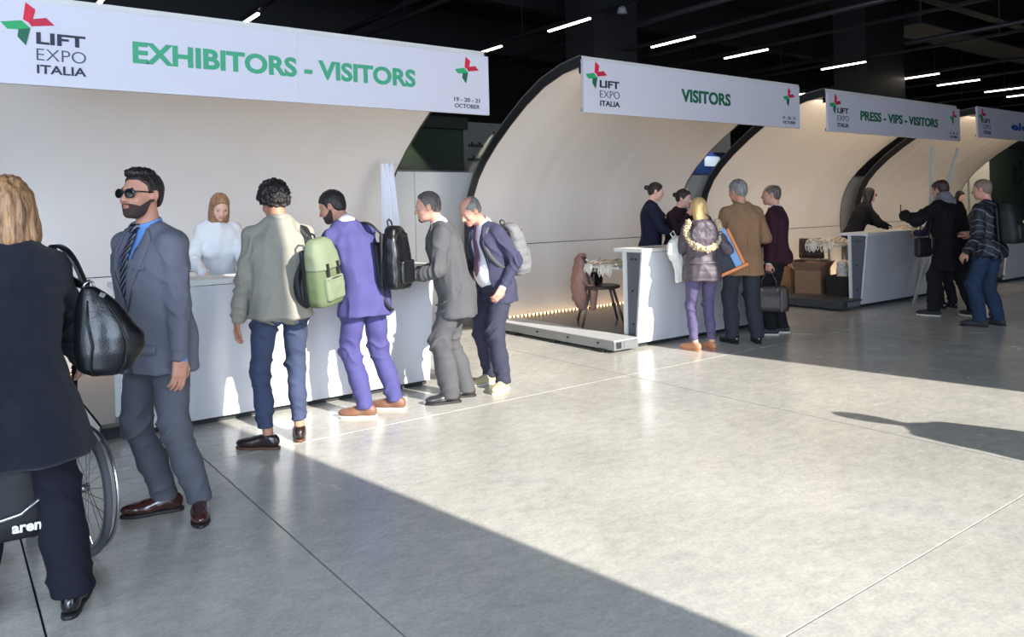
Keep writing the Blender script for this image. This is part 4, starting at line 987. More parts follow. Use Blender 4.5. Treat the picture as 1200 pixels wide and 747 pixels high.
# ---- 10 man in black coat
F = Figure('man in long black coat and grey scarf at the third desk', (10.79, 4.73), 72, 1.84, SK_R, lean=7, head=(10, 14, 0), hunch=.02, feet={'L': (-.20, .10, 26), 'R': (.18, -.16, 6)},
           handL=(-.33, .40, 1.28), handR=(.22, .30, 1.0), elbL=(-.9, -.2, -.6), h=.010)
F.body().eyes(); F.hair(H_BROWN, 'short', t=.012, amp=.003, fr=70, bald=.3)
F.trousers(cloth('trousers_jet', (26, 26, 30)), hipr=.108, kneer=.088, cuff=.078, cuffz=.06)
F.coat(cloth('coat_jet', (16, 16, 20), .8, 400, .3, .1), hem=-.34, grow=.035, sleeve=.080, cuffr=.060, flare=.03, fold=.008, puff=.004)
F.emit('scarf', lambda P: np.abs(cap(P, F.tfm((0, -.02, .50)), F.tfm((0, 0, .575)), .098, .078))-.016, cloth('scarf_grey', (122, 122, 130), .95, 200, .6, .2), F.tfm((-.2, -.2, .42)), F.tfm((.2, .2, .68)), disp=lambda V: wob(V, 45)*.005)
F.shoes(GREYSH, SOLE_W)
BC = F
# ---- 11 man with black backpack
F = Figure('short-haired man in patterned black jacket and blue jeans, foremost at the third desk', (10.22, 4.05), 82, 1.80, SK_R, lean=3, head=(14, 8, 0), feet={'L': (-.13, .04, 26), 'R': (.13, -.02, -4)},
           handL=(-.26, .12, .88), handR=(.20, .32, 1.08), h=.009)
F.body().eyes(); F.hair(hairm('hair_cropped', (132, 110, 96), .2), 'short', t=.004, amp=.0008, fr=90)
F.trousers(cloth('jeans_blue', (40, 56, 80), .9, 600, .3, .12, 12), hipr=.104, kneer=.082, cuff=.074, cuffz=.06, fold=.007)
pj = mat('jacket_print', (22, 24, 32), .6)
stripes(pj, (20, 22, 30), (96, 102, 116), 4, rot=(.5, .9, .3), w=.95)
pj.node_tree.nodes['Wave Texture'].inputs['Distortion'].default_value = 7
F.coat(pj, hem=-.10, grow=.018, sleeve=.070, cuffr=.048, flare=.0, fold=.007)
F.shoes(GREYSH, SOLE_D)
BP = F
# ---- 12..14 desk staff
F = Figure('young woman with long fair hair in white blouse behind the first desk', (1.93, 6.85), 262, 1.66, SK_F, lean=8, female=True, head=(6, 32, 0), handL=(-.14, .42, 1.0), handR=(.16, .40, 1.0), elbL=(-.7, -.8, -.2), elbR=(.7, -.8, -.2), h=.007, z=.13)
F.body().eyes(); F.brows(H_LBROWN); F.hair(H_LBROWN, 'long', t=.010, amp=.003, fr=80, length=.25, fwd=.06)
F.trousers(cloth('trousers_black', (22, 22, 34))); F.coat(cloth('blouse_white', (226, 228, 232), .7, 500, .15, .03), hem=-.05, grow=.012, sleeve=.062, cuffr=.042, name='blouse', top=.53, fold=.008); F.shoes(BLACKSH)
F = Figure('woman with dark hair bun in navy jacket behind the second desk', (7.20, 6.75), -52, 1.75, SK_F, lean=3, female=True, head=(8, 16, 0), handL=(-.05, .44, 1.10), handR=(.16, .38, 1.02), elbL=(-.8, -.6, -.2), elbR=(.7, -.8, -.2), h=.0085, z=.13)
F.body().eyes(); F.brows(H_BLACK); F.hair(H_BLACK, 'bun', t=.006, amp=.001, fr=80)
F.shirt(cloth('shirt_white', (232, 232, 236))); F.trousers(cloth('trousers_navy', (26, 28, 44))); nj = cloth('jacket_navy', (26, 30, 50), .85, 600, .2, .05)
F.coat(nj, hem=-.12, grow=.008, sleeve=.060, cuffr=.042, open_=[(-.3, 0, .01), (.16, 0, .003), (.3, 0, .03), (.5, 0, .05), (.6, 0, .05)]); F.lapels(nj, bz=.16)
F.patch('name_badge', F.jb, [(-.13, .36), (-.13, .33)], [(-.07, .36), (-.07, .33)], mat('badge_white', (235, 235, 235), .4), 3, .008, .004)
F.shoes(BLACKSH)
F = Figure('dark-haired woman with white hair clip holding her hand to her face behind second desk', (7.42, 6.55), 262, 1.66, SK_F, lean=13, female=True, head=(30, 14, 0), handR=(.04, .30, 1.37), handL=(-.16, .36, 1.03), elbR=(.6, .1, -1), h=.0085, z=.13)
F.body().eyes(); F.brows(H_BLACK); F.hair(H_BLACK, 'bun', t=.012, amp=.003, fr=60)
F.emit('hair_clip', lambda P: ell(F.headP(P), (.02, .03, .130), (.028, .014, .010))*F.hs, mat('clip_white', (235, 232, 226), .4), F.hc-.05, F.hc+.2, h=.004)
F.trousers(cloth('trousers_black', (22, 22, 34))); F.coat(cloth('top_dark_plum', (40, 22, 30), .85), hem=-.10, grow=.005, sleeve=.056, cuffr=.040, name='top'); F.shoes(BLACKSH)
F = Figure('woman in black with long dark hair and red glasses leaning over third desk', (12.12, 6.85), -38, 1.72, SK_F, lean=26, female=True, head=(2, 6, 0), handL=(-.14, .58, 1.0), handR=(.18, .52, 1.0), elbL=(-.7, -.8, 0), elbR=(.7, -.8, 0), h=.010, z=.13)
F.body().eyes(); F.hair(H_BLACK, 'long', t=.010, amp=.003, fr=60, length=.26); glasses(F, mat('frame_red', (150, 40, 40), .3), mat('clear_lens', (120, 80, 76), .1), 'glasses')
F.trousers(cloth('trousers_jet', (26, 26, 30))); F.coat(cloth('sweater_black', (22, 22, 26), .9), hem=-.08, grow=.012, sleeve=.064, cuffr=.044, name='sweater'); F.shoes(BLACKSH)
# ---- background people
F = Figure('person in navy jacket mostly hidden in front of the black coat man', (11.50, 5.12), 70, 1.70, SK_M, lean=4, head=(10, 8, 0), h=.012, handL=(-.2, .35, 1.1), handR=(.2, .35, 1.1))
F.body(); F.hair(H_BROWN, 'short', t=.008); F.trousers(cloth('trousers_jet', (26, 26, 30))); F.coat(cloth('jacket_navy_b', (28, 34, 60), .8), hem=-.1, grow=.015); F.shoes(BLACKSH)
F = Figure('dark-haired person in pale top behind the far right desk', (17.0, 7.35), 250, 1.62, SK_F, lean=6, female=True, head=(0, 22, 0), h=.014, z=.13, handL=(-.15, .4, 1.0), handR=(.15, .4, 1.0))
F.body(); F.hair(H_BLACK, 'long', t=.012, length=.2); F.trousers(cloth('trousers_jet', (26, 26, 30))); F.coat(cloth('top_pale', (150, 146, 136), .8), hem=-.05, name='top'); F.shoes(BLACKSH)
# ---- bystander right of the camera, out of the frame, whose shadow crosses the sunny floor
F = Figure('bystander in a dark coat standing in the doorway sun right of the view', (5.78, -.35), 95, 1.80, SK_M, h=.016, handL=(-.24, .2, 1.0), handR=(.3, .1, .95))
F.body(); F.hair(H_BROWN, 'short', t=.01); F.trousers(cloth('trousers_jet', (26, 26, 30))); F.coat(cloth('coat_jet', (16, 16, 20)), hem=-.3, grow=.04, sleeve=.075, flare=.03); F.shoes(BLACKSH)
# ================================================================== bags carried by people
LEA = mat('black_leather', (15, 16, 19), .34, bump=.12, bscale=120, spec=.45, coat=.1)
def sdf_obj(name, fn, lo, hi, h, m, parent, disp=None, sm=1, smooth=True):
    V, F_ = mesh_sdf(fn, lo, hi, h)
    if sm: V = relax(V, F_, sm, .4)
    if disp is not None: V = V+vnormals(V, F_)*disp(V)[:, None]
    return mk(name, V, F_, m, parent, smooth=smooth)
def local(t, p):
    bpy.context.view_layer.update(); return np.array(t.matrix_world.inverted() @ Vector(p))
def person_pt(F, p):   # garment coordinates -> world
    p = F.tfm(p)*F.S; return np.array(F.root.matrix_world @ Vector(p)) if False else np.array(Matrix.Translation(F.root.location) @ Matrix.Rotation(F.root.rotation_euler.z, 4, 'Z') @ Vector(p))
def backpack(label, pos, outward, w, d, h, m, m2, F, tiltx=0, roll=0, pocket=True, flap=False, straps=None, accent=None, ribs=False, hh=.008):
    """origin at bottom centre; local +y is the outward face"""
    t = thing('backpack', label, 'backpack', pos, math.radians(outward-90)); t.rotation_euler = (math.radians(tiltx), math.radians(roll), math.radians(outward-90))
    def bodyf(P):
        D = loft(P, [(0, 0, d*.5, w*.44, d*.46), (h*.1, 0, d*.5, w*.5, d*.52), (h*.5, 0, d*.48, w*.49, d*.50), (h*.8, 0, d*.42, w*.44, d*.42), (h*.95, 0, d*.36, w*.34, d*.34), (h, 0, d*.34, w*.22, d*.24)], 3.2, .02)
        return smax(D, .004-P[:, 1], .01)
    lo = np.array([-w*.6, -.05, -.02]); hi = np.array([w*.6, d*1.3, h*1.05])
    b = sdf_obj('body', bodyf, lo, hi, hh, m, t, disp=lambda V: wob(V, 22)*.004+(np.abs(np.sin(V[:, 2]*45+V[:, 0]*15))*.006 if ribs else 0))
    sdf_obj('back_panel', lambda P: rbox(P, (0, -.004, h*.46), (w*.42, .016, h*.42), .015), lo, hi, hh, m2, t)
    if pocket:
        sdf_obj('front_pocket', lambda P: rbox(P, (0, d*.99, h*.27), (w*.34, d*.17, h*.19), d*.12), lo-.02, hi+np.array([0, .1, 0]), hh, accent or m, t, disp=lambda V: wob(V, 30)*.003)
        MB().tube([(-w*.30, d*1.12, h*.42), (0, d*1.15, h*.43), (w*.30, d*1.12, h*.42)], .004, 6).build('zip', m2, t)
    if flap:
        sdf_obj('flap', lambda P: smax(loft(P, [(h*.56, 0, d*.5, w*.50, d*.56), (h*.8, 0, d*.44, w*.47, d*.50), (h*.97, 0, d*.38, w*.38, d*.40), (h*1.03, 0, d*.34, w*.24, d*.28)], 3.0, .012), .02-P[:, 1], .01), lo, hi+np.array([0, .05, .05]), hh, accent or m, t, disp=lambda V: wob(V, 20)*.004)
        for x in (-w*.2, w*.2): MB().box(x-.012, x+.012, d*1.02, d*1.07, h*.30, h*.66).build('closure_strap', m2, t)
    else:
        MB().tube([(-w*.44, d*.45, h*.35), (-w*.42, d*.72, h*.62), (-w*.30, d*.75, h*.86), (0, d*.74, h*.93), (w*.30, d*.75, h*.86), (w*.42, d*.72, h*.62), (w*.44, d*.45, h*.35)], .005, 6).build('zip', m2, t)
    MB().tube([(-.035, .02, h*.96), (-.03, .01, h*1.07), (0, .005, h*1.10), (.03, .01, h*1.07), (.035, .02, h*.96)], .007, 7).build('handle', m2, t, smooth=True)
    bpy.context.view_layer.update(); inv = t.matrix_world.inverted()
    for pts in (straps or []):
        W = [inv @ Vector(p) for p in pts]
        ribbon('strap', [tuple(q) for q in W], .045, m2, t, th=.010, up=(1, .2, 0) if False else None, normals=(lambda p: nrm(np.array(p)-np.array([0, -.12, h*.6])+1e-6)))
    return t
def over_shoulder(F, sg, dy=.0, low=.12, front=True, top=.02):
    """strap path over one shoulder from behind (torso frame)"""
    P = [(sg*.10, -.15, .40), (sg*.105, -.12, .49), (sg*.10, -.03, .525+top), (sg*.105, .07, .49), (sg*.12, .14, .38), (sg*.145, .13, .26), (sg*.19, .04, low), (sg*.16, -.12, low-.02)]
    return [person_pt(F, p) for p in P]
GREEN = mat('pack_green', (90, 102, 70), .8, bump=.2, bscale=300); GREEN2 = mat('pack_sage', (114, 124, 98), .75, bump=.2, bscale=300); PBLK = mat('pack_black', (26, 26, 28), .6, bump=.2, bscale=300); PGREY = mat('pack_grey', (112, 112, 114), .7, bump=.3, bscale=200, var=.15); PG2 = mat('pack_dark_grey', (74, 74, 76), .7)
def wpos(F, x, y, z): return tuple(person_pt(F, (x, y, z)))
# green backpack on one shoulder
p0 = person_pt(TAN, (.20, -.20, -.0))
backpack('olive green backpack with black back panel slung on the stone overshirt', (p0[0], p0[1], .955), 300, .27, .15, .43, GREEN, PBLK, TAN, flap=True, accent=GREEN2, roll=8,
         straps=[[person_pt(TAN, q) for q in ((.20, -.17, .36), (.165, -.14, .46), (.15, -.03, .515), (.16, .08, .46), (.19, .12, .30), (.24, .02, .12))], [person_pt(TAN, q) for q in ((.14, -.18, .30), (.07, -.20, .16), (.08, -.21, .02), (.14, -.20, -.02))]])
p0 = person_pt(BLUE, (.13, -.17, .05))
backpack('black leather backpack hanging on the blue suit shoulder', (p0[0], p0[1], .97), 305, .29, .15, .48, LEA, PBLK, BLUE, tiltx=0, roll=0,
         straps=[[person_pt(BLUE, q) for q in ((.16, -.17, .40), (.13, -.13, .49), (.12, -.03, .53), (.13, .08, .48), (.17, .13, .32), (.22, .02, .12))], [person_pt(BLUE, q) for q in ((.10, -.17, .34), (.05, -.17, .10), (.06, -.17, -.10), (.12, -.18, -.14))]])
p0 = person_pt(BALD, (-.01, -.155, .02))
backpack('grey quilted backpack on the back of the balding man', tuple(p0), 184-180, .30, .18, .46, PGREY, PG2, BALD, tiltx=9, ribs=True, straps=[over_shoulder(BALD, -1), over_shoulder(BALD, 1)])
p0 = person_pt(BP, (0, -.165, .04))
backpack('boxy black backpack on the patterned jacket man', tuple(p0), 88-180+4, .33, .20, .50, PBLK, PBLK, BP, tiltx=3, straps=[over_shoulder(BP, -1), over_shoulder(BP, 1)], hh=.011)
# hobo bag of the woman in black
t = thing('shoulder_bag', 'glossy black leather hobo shoulder bag hanging from the black coat', 'bag', (.53, 3.44, .93), math.radians(-8)); t.scale = (.92, .92, .92)
def hobo(P):
    d = loft(P, [(0, .0, 0, .05, .05), (.03, .0, 0, .105, .075), (.10, .015, 0, .135, .085), (.17, .015, 0, .135, .082), (.25, -.01, 0, .105, .065), (.33, -.04, 0, .065, .045), (.39, -.06, 0, .025, .025)], 2.2, .015)
    return d
hobo_o = sdf_obj('body', hobo, (-.2, -.12, -.02), (.2, .12, .42), .006, LEA, t, disp=lambda V: wob(V*np.array([1.5, 1.5, .5]), 16)*.006)
for x0 in (-.075, .06):
    MB().tube([(x0*.5-.03, -.045, .33), (x0*.9-.005, -.072, .24), (x0+.02, -.088, .14), (x0+.01, -.085, .06), (x0*.7, -.055, .01)], .004, 6).build('seam', PBLK, t, smooth=True)
MB().tube([(-.085, 0, .375), (-.075, -.012, .40), (-.06, 0, .412), (-.045, .012, .40), (-.04, 0, .38)], .006, 8).build('ring', SILVER, t, smooth=True)
MB().tube([(-.02, -.03, .355), (.0, -.03, .345)], .012, 8).build('buckle', SILVER, t)
ribbon('strap', [(-.075, -.01, .40), (-.11, -.02, .50), (-.145, .0, .555), (-.19, .06, .575), (-.20, .14, .54), (-.16, .18, .44), (-.10, .10, .39), (-.06, .02, .385)], .034, LEA, t, th=.006, normals=lambda p: nrm(np.array(p)-np.array([-.19, .08, .40])+1e-6))
# striped tote of the woman with the fur hood
p0 = person_pt(FUR, (.30, -.05, .0))
t = thing('tote_bag', 'navy, sky blue and orange striped tote bag under the fur hood woman arm', 'bag', (p0[0], p0[1], .86), math.radians(-46)); t.rotation_euler = (0, math.radians(-24), math.radians(-46)); t.scale = (1.15, 1, 1.2)
def tri(u0, u1, v0, v1): return [(u0, v0), (u1, v0), (u1, v1), (u0, v1)]
fn_ = lambda u, q, w_: (u, w_, q)
MB().prism([(-.17, .0), (.05, .0), (.05, .36), (-.17, .36)], -.035, .035, fn_).build('navy_panel', mat('tote_navy', (28, 34, 48), .6), t, bevel=.012)
MB().prism([(.051, .0), (.12, .0), (.12, .36), (.051, .36)], -.034, .034, fn_).build('sky_panel', mat('tote_sky', (120, 160, 206), .6), t, bevel=.012)
MB().prism([(.121, .0), (.15, .0), (.15, .34), (.121, .34)], -.032, .032, fn_).build('orange_panel', mat('tote_orange', (226, 140, 84), .6), t, bevel=.012)
MB().prism([(-.17, -.03), (.17, -.03), (.17, -.001), (-.17, -.001)], -.033, .033, fn_).build('orange_base', mat('tote_orange', (226, 140, 84), .6), t, bevel=.008)
for s_ in (-1, 1): MB().tube([(-.09, s_*.03, .35), (-.08, s_*.03, .50), (-.02, s_*.03, .58), (.04, s_*.03, .50), (.05, s_*.03, .35)], .007, 7).build('handle', mat('tote_navy', (28, 34, 48), .6), t, smooth=True)
# white cloth bag held by her over the counter edge
t = thing('cloth_bag', 'crumpled white cloth bag held against the desk by the fur hood woman', 'bag', (6.40, 5.64, .72), 0)
sdf_obj('bag', lambda P: loft(P, [(0, .05, 0, .05, .03), (.10, .05, 0, .065, .045), (.22, .03, 0, .07, .05), (.32, -.03, 0, .11, .06), (.42, -.02, 0, .09, .055), (.50, .03, 0, .05, .04)], 2.2, .02), (-.2, -.1, -.02), (.2, .1, .55), .008, mat('cotton_white', (226, 224, 216), .9, bump=.3, bscale=60), t, disp=lambda V: wob(V*np.array([1.6, 1.6, .6]), 26)*.012)
MB().tube([(-.02, 0, .47), (-.06, .02, .53), (-.0, .03, .56), (.03, 0, .47)], .006, 6).build('handle', mat('cotton_white', (226, 224, 216), .9), t)
# brown handbag
hp = MAR.arm['L'][2]+MAR.hand['L']*.09; hw = Matrix.Translation(MAR.root.location) @ Matrix.Rotation(MAR.root.rotation_euler.z, 4, 'Z') @ Vector(hp*MAR.S)
BRN = mat('handbag_brown', (52, 37, 31), .5, bump=.2, bscale=90, spec=.6, var=.12, vscale=20)
t = thing('handbag', 'wide dark brown leather handbag held by the man in maroon sweater', 'bag', (hw.x, hw.y, hw.z-.47), math.radians(-50))
sdf_obj('body', lambda P: loft(P, [(0, 0, 0, .205, .075), (.05, 0, 0, .215, .085), (.16, 0, 0, .22, .075), (.26, 0, 0, .205, .045), (.30, 0, 0, .19, .028)], 4, .02), (-.25, -.1, -.02), (.25, .1, .33), .009, BRN, t, disp=lambda V: wob(V, 18)*.004)
for s_ in (-1, 1): MB().tube([(-.085, s_*.04, .25), (-.08, s_*.038, .36), (-.03, s_*.018, .45), (.0, s_*.006, .465), (.03, s_*.018, .45), (.08, s_*.038, .36), (.085, s_*.04, .25)], .008, 7).build('handle', BRN, t, smooth=True)
for x in (-.085, .085): MB().tube([(x, -.058, .24), (x, -.046, .27)], .014, 8).build('ring', SILVER, t)
for x in (-.13, .13): MB().box(x-.008, x+.008, -.095, -.06, .01, .25).build('seam_strip', mat('handbag_dark', (48, 38, 34), .4), t)
MB().box(.06, .30, .06, .12, -.13, .0).build('lower_pouch', PBLK, t) if False else None
t = thing('document_case', 'small black case hanging behind the brown handbag', 'bag', (hw.x+.16, hw.y+.16, hw.z-.60), math.radians(-50))
MB().box(-.11, .11, -.03, .03, 0, .25).build('case', PBLK, t, bevel=.012); MB().tube([(-.06, 0, .25), (-.04, 0, .45), (-.12, -.1, .58)], .005, 6).build('cord', PBLK, t)
# bag of the man in the black coat
p0 = person_pt(BC, (-.30, .16, -.02))
t = thing('shoulder_bag', 'small black bag beside the black coat man at third desk', 'bag', (p0[0], p0[1], .80), math.radians(-20))
sdf_obj('body', lambda P: rbox(P, (0, 0, .12), (.12, .05, .13), .04), (-.2, -.1, -.05), (.2, .1, .3), .011, PBLK, t)
MB().tube([(-.08, 0, .24), (-.02, -.02, .50), (.10, -.06, .62), (.10, 0, .24)], .008, 6).build('strap', PBLK, t)
hp = BC.arm['L'][2]+BC.hand['L']*.10; hw = Matrix.Translation(BC.root.location) @ Matrix.Rotation(BC.root.rotation_euler.z, 4, 'Z') @ Vector(hp*BC.S)
t = thing('phone', 'small black phone in the hand of the black coat man', 'phone', (hw.x, hw.y, hw.z), .4)
MB().box(-.037, .037, -.005, .005, -.02, .13).build('case', PBLK, t, bevel=.003); MB().box(-.034, .034, -.007, -.005, -.015, .125).build('screen', mat('screen_dark', (18, 20, 26), .1), t)
# ================================================================== wheelchair
t = thing('wheelchair', 'wheelchair with spoked wheel pushed by the woman in black', 'wheelchair', (.22, 4.0, 0), math.radians(14))
TYRE = mat('tyre_grey', (92, 94, 98), .75, bump=.4, bscale=300); FRM = mat('frame_black', (30, 30, 34), .35, metal=.3)
for sx in (-.30, .30):
    R_ = .305; cx, cy, cz = sx, 0, R_
    wh = bpy.data.objects.new('wheel', None); COL.objects.link(wh); wh.parent = t
    n = 56; mb = MB(); v = []; f = []
    for i in range(n):
        a = 2*math.pi*i/n
        for j in range(8):
            b2 = 2*math.pi*j/8; rr = R_-.018+.018*math.cos(b2)+(.0015 if i % 2 else 0)*(math.cos(b2) > .3); v.append((cx+.017*math.sin(b2), cy+rr*math.cos(a), cz+rr*math.sin(a)))
    for i in range(n):
        for j in range(8): f.append((i*8+j, i*8+(j+1) % 8, ((i+1) % n)*8+(j+1) % 8, ((i+1) % n)*8+j))
    mb.add(v, f); mb.build('tyre', TYRE, wh, smooth=True)
    ring = lambda r, x: [(x, cy+r*math.cos(a), cz+r*math.sin(a)) for a in np.linspace(0, 2*math.pi, 49)]
    MB().tube(ring(R_-.042, cx), .011, 8, cap=False).build('rim', SILVER, wh, smooth=True)
    MB().tube(ring(R_-.030, cx+math.copysign(.045, sx)), .009, 8, cap=False).build('push_ring', SILVER, wh, smooth=True)
    MB().tube([(cx-.03, cy, cz), (cx+.03, cy, cz)], .022, 12).build('hub', SILVER, wh, smooth=True)
    mb = MB()
    for k in range(28):
        a = 2*math.pi*k/28; b2 = a+(.45 if k % 2 else -.45)
        mb.tube([(cx+(.025 if k % 4 < 2 else -.025), cy+.02*math.cos(b2), cz+.02*math.sin(b2)), (cx, cy+(R_-.045)*math.cos(a), cz+(R_-.045)*math.sin(a))], .0016, 4)
    mb.build('spokes', SILVER, wh)
    MB().tube([(cx*.78, .42, .07), (cx*.78, .42, .30), (cx*.78, .36, .46), (cx*.78, -.02, .48), (cx*.78, -.10, .52), (cx*.78, -.13, .90), (cx*.78, -.24, .93)], .013, 8).build('side_frame', FRM, t, smooth=True)
    MB().tube([(cx*.78, -.16, .915), (cx*.78, -.27, .94)], .019, 10).build('grip', PBLK, t, smooth=True)
    MB().tube([(cx*.78-.012, .42, .065), (cx*.78+.012, .42, .065)], .065, 16).build('caster', TYRE, t, smooth=True)
    MB().box(cx*.78-.025, cx*.78+.025, -.05, .26, .68, .72).build('armrest', PBLK, t, bevel=.01)
    MB().tube([(cx*.78, .02, .48), (cx*.78, .02, .69)], .011, 8).build('armrest_post', FRM, t)
MB().box(-.22, .22, -.06, .36, .47, .51).build('seat', PBLK, t, bevel=.015)
MB().box(-.22, .22, -.13, -.10, .52, .88).build('backrest', PBLK, t, bevel=.012)
MB().tube([(-.23, 0, .305), (.23, 0, .305)], .012, 8).build('axle', FRM, t)
MB().box(-.18, .18, .44, .60, .10, .115).build('footrest', PBLK, t)
# sports bag hanging low at its back
t = thing('sports_bag', 'black sports bag with silver piping and white word, hung on wheelchair back', 'bag', (.135, 3.68, .30), math.radians(-8))
sdf_obj('body', lambda P: loft(P, [(0, 0, 0, .20, .09), (.06, 0, 0, .235, .11), (.25, 0, 0, .24, .11), (.42, 0, 0, .20, .08), (.50, 0, 0, .12, .04)], 3.2, .03), (-.3, -.15, -.02), (.3, .15, .55), .008, PBLK, t, disp=lambda V: wob(V, 14)*.006)
MB().tube([(-.225, -.10, .085), (-.12, -.118, .088), (0, -.12, .092), (.12, -.118, .115), (.19, -.105, .165), (.232, -.07, .15)], .0075, 7).build('piping', SILVER, t, smooth=True)
text('word', 'arena', .09, .215, .045, .075, -.118, mat('word_white', (235, 235, 238), .5), None, bold=.03).parent = t
MB().tube([(-.15, 0, .48), (-.16, .08, .66), (-.20, .14, .80)], .010, 6).build('strap', PBLK, t); MB().tube([(.15, 0, .48), (.18, .10, .66), (.22, .16, .80)], .010, 6).build('strap', PBLK, t)
# ================================================================== desk clutter
def lanyard_pile(cx, cy, z, w, d, label, seed, n=26):
    rnd = random.Random(seed); t = thing('lanyard_pile', label, 'lanyards', (cx, cy, z)); m = [mat('lanyard_white', (232, 226, 212), .8), mat('lanyard_cream', (212, 192, 168), .8)]
    for mi in (0, 1):
        mb = MB()
        for k in range(n):
            x0 = rnd.uniform(-w/2, w/2); y0 = rnd.uniform(-d/2, d/2); a = rnd.uniform(0, 6.3); L = rnd.uniform(.12, .3); zz = .008+rnd.random()*.05
            pts = [(max(-w*.62, min(w*.5, x0+math.cos(a)*L*(q-.5)+.04*math.sin(q*9+k))), y0+math.sin(a)*L*(q-.5)+.04*math.cos(q*7+k), zz+.02*math.sin(q*6+k)) for q in np.linspace(0, 1, 9)]
            mb.tube(pts, rnd.uniform(.007, .013), 5)
        if mi == 0:
            for k in range(16):
                x0 = -w*.5+rnd.uniform(-.02, .10); y0 = rnd.uniform(-d*.5, d*.45); L = rnd.uniform(.05, .13)
                mb.tube([(x0+.04, y0, .03), (-w*.5-.02, y0, .02), (-w*.5-.03, y0+.01, -L*.6), (-w*.5-.03, y0+.03, -L), (-w*.5-.03, y0+.05, -L*.6), (-w*.5-.01, y0+.05, .02)], .008, 5)
        o = mb.build('lanyards', m[mi], t, smooth=True); o['kind'] = 'stuff'
    return t
def table(x0, x1, y0, y1, zt, zf, label):
    t = thing('side_table', label, 'table', ((x0+x1)/2, (y0+y1)/2, zf))
    part('tabletop', MB().box(x0, x1, y0, y1, zt-.03, zt), WH2, t, bevel=.004)
    for x in (x1-.45, x1-.05):
        for y in (y0+.05, y1-.05): part('leg', MB().tube([(x, y, zf), (x, y, zt-.03)], .016, 8), mat('alu', (150, 150, 150), .35, metal=.8), t)
    return t
table(6.16+.12, 7.5, 6.40, 6.95, .86, .13, 'white side table with lanyards behind the second desk')
lanyard_pile(6.75, 6.68, .86, 1.0, .45, 'heap of white and cream lanyards hanging off the second desk table', 3)
table(10.95, 12.0, 6.45, 7.0, .90, .13, 'white side table with lanyards behind the third desk')
lanyard_pile(11.40, 6.72, .90, .95, .45, 'heap of cream lanyards on the third desk table', 5)
def chair(x, y, z, rz, label):
    t = thing('chair', label, 'chair', (x, y, z), rz)
    cm = mat('chair_brown', (70, 56, 52), .5); lm = mat('chair_leg', (112, 98, 92), .35, metal=.6)
    sdf_obj('seat', lambda P: smax(ell(P, (0, 0, .45), (.27, .25, .06)), np.abs(P[:, 2]-.452)-.018, .006), (-.3, -.28, .40), (.3, .28, .50), .008, cm, t)
    for a, b2 in ((-.15, -.14), (.15, -.14), (-.15, .14), (.15, .14)): MB().tube([(a, b2, .44), (a*1.75, b2*1.8, 0)], .018, 8, r2=.013).build('leg', lm, t, smooth=True)
    MB().tube([(-.16, -.14, .43), (.16, .14, .43)], .010, 6).tube([(.16, -.14, .43), (-.16, .14, .43)], .010, 6).build('under_frame', mat('slot_dark', (38, 38, 40), .6), t)
    v = []; f = []
    for i in range(9):
        for j in range(6):
            u = (i-4)/4; w_ = j/5; v.append((u*(.20-.02*w_*w_), -.20-.05*w_+.05*u*u, .50+.33*w_))
    for i in range(8):
        for j in range(5): f.append((i*6+j, (i+1)*6+j, (i+1)*6+j+1, i*6+j+1))
    o = MB().add(v, f).build('backrest', cm, t, smooth=True); md = o.modifiers.new('s', 'SOLIDIFY'); md.thickness = .015
    for s_ in (-1, 1): MB().tube([(s_*.15, -.14, .43), (s_*.15, -.22, .50), (s_*.15, -.23, .60)], .010, 6).build('back_support', lm, t)
    return t
chair(6.52, 6.98, .13, math.radians(-125), 'brown round-seated chair with tapered legs behind the second desk')
chair(11.75, 7.35, .13, math.radians(-70), 'dark chair partly hidden by the third desk table')
# pink jacket over the chair back
t = thing('coat', 'dusty pink padded coat draped over the chair back by second desk', 'coat', (6.36, 7.14, .30), math.radians(-36))
sdf_obj('coat_body', lambda P: smax(loft(P, [(0, .02, -.02, .06, .06), (.12, .0, 0, .10, .14), (.3, -.02, 0, .10, .19), (.5, -.01, 0, .085, .21), (.62, .0, 0, .06, .18), (.68, .01, 0, .03, .10)], 2.4, .02), -rbox(P, (.075, 0, .2), (.035, .16, .36), .02), .02), (-.2, -.3, -.03), (.2, .3, .72), .009, mat('coat_pink', (158, 120, 108), .75, bump=.3, bscale=40, var=.15), t, disp=lambda V: np.abs(wob(V*np.array([1, 1, .7]), 22))*.018)
sdf_obj('sleeve', lambda P: chain(P, [(.06, -.14, .40), (.13, -.17, .22), (.12, -.16, .04)], [.05, .045, .035], .02), (0, -.3, -.03), (.25, 0, .5), .009, mat('coat_pink', (158, 120, 108), .75), t, disp=lambda V: np.abs(np.sin(V[:, 2]*60))*.008)
t = thing('handbag', 'small black handbag standing on the brown chair seat', 'bag', (6.48, 7.02, .605), math.radians(20))
sdf_obj('body', lambda P: rbox(P, (0, 0, .08), (.12, .06, .08), .03), (-.15, -.1, -.02), (.15, .1, .2), .007, LEA, t, disp=lambda V: wob(V, 30)*.003); MB().tube([(-.06, 0, .15), (-.03, 0, .21), (.04, 0, .21), (.07, 0, .15)], .006, 6).build('handle', LEA, t)
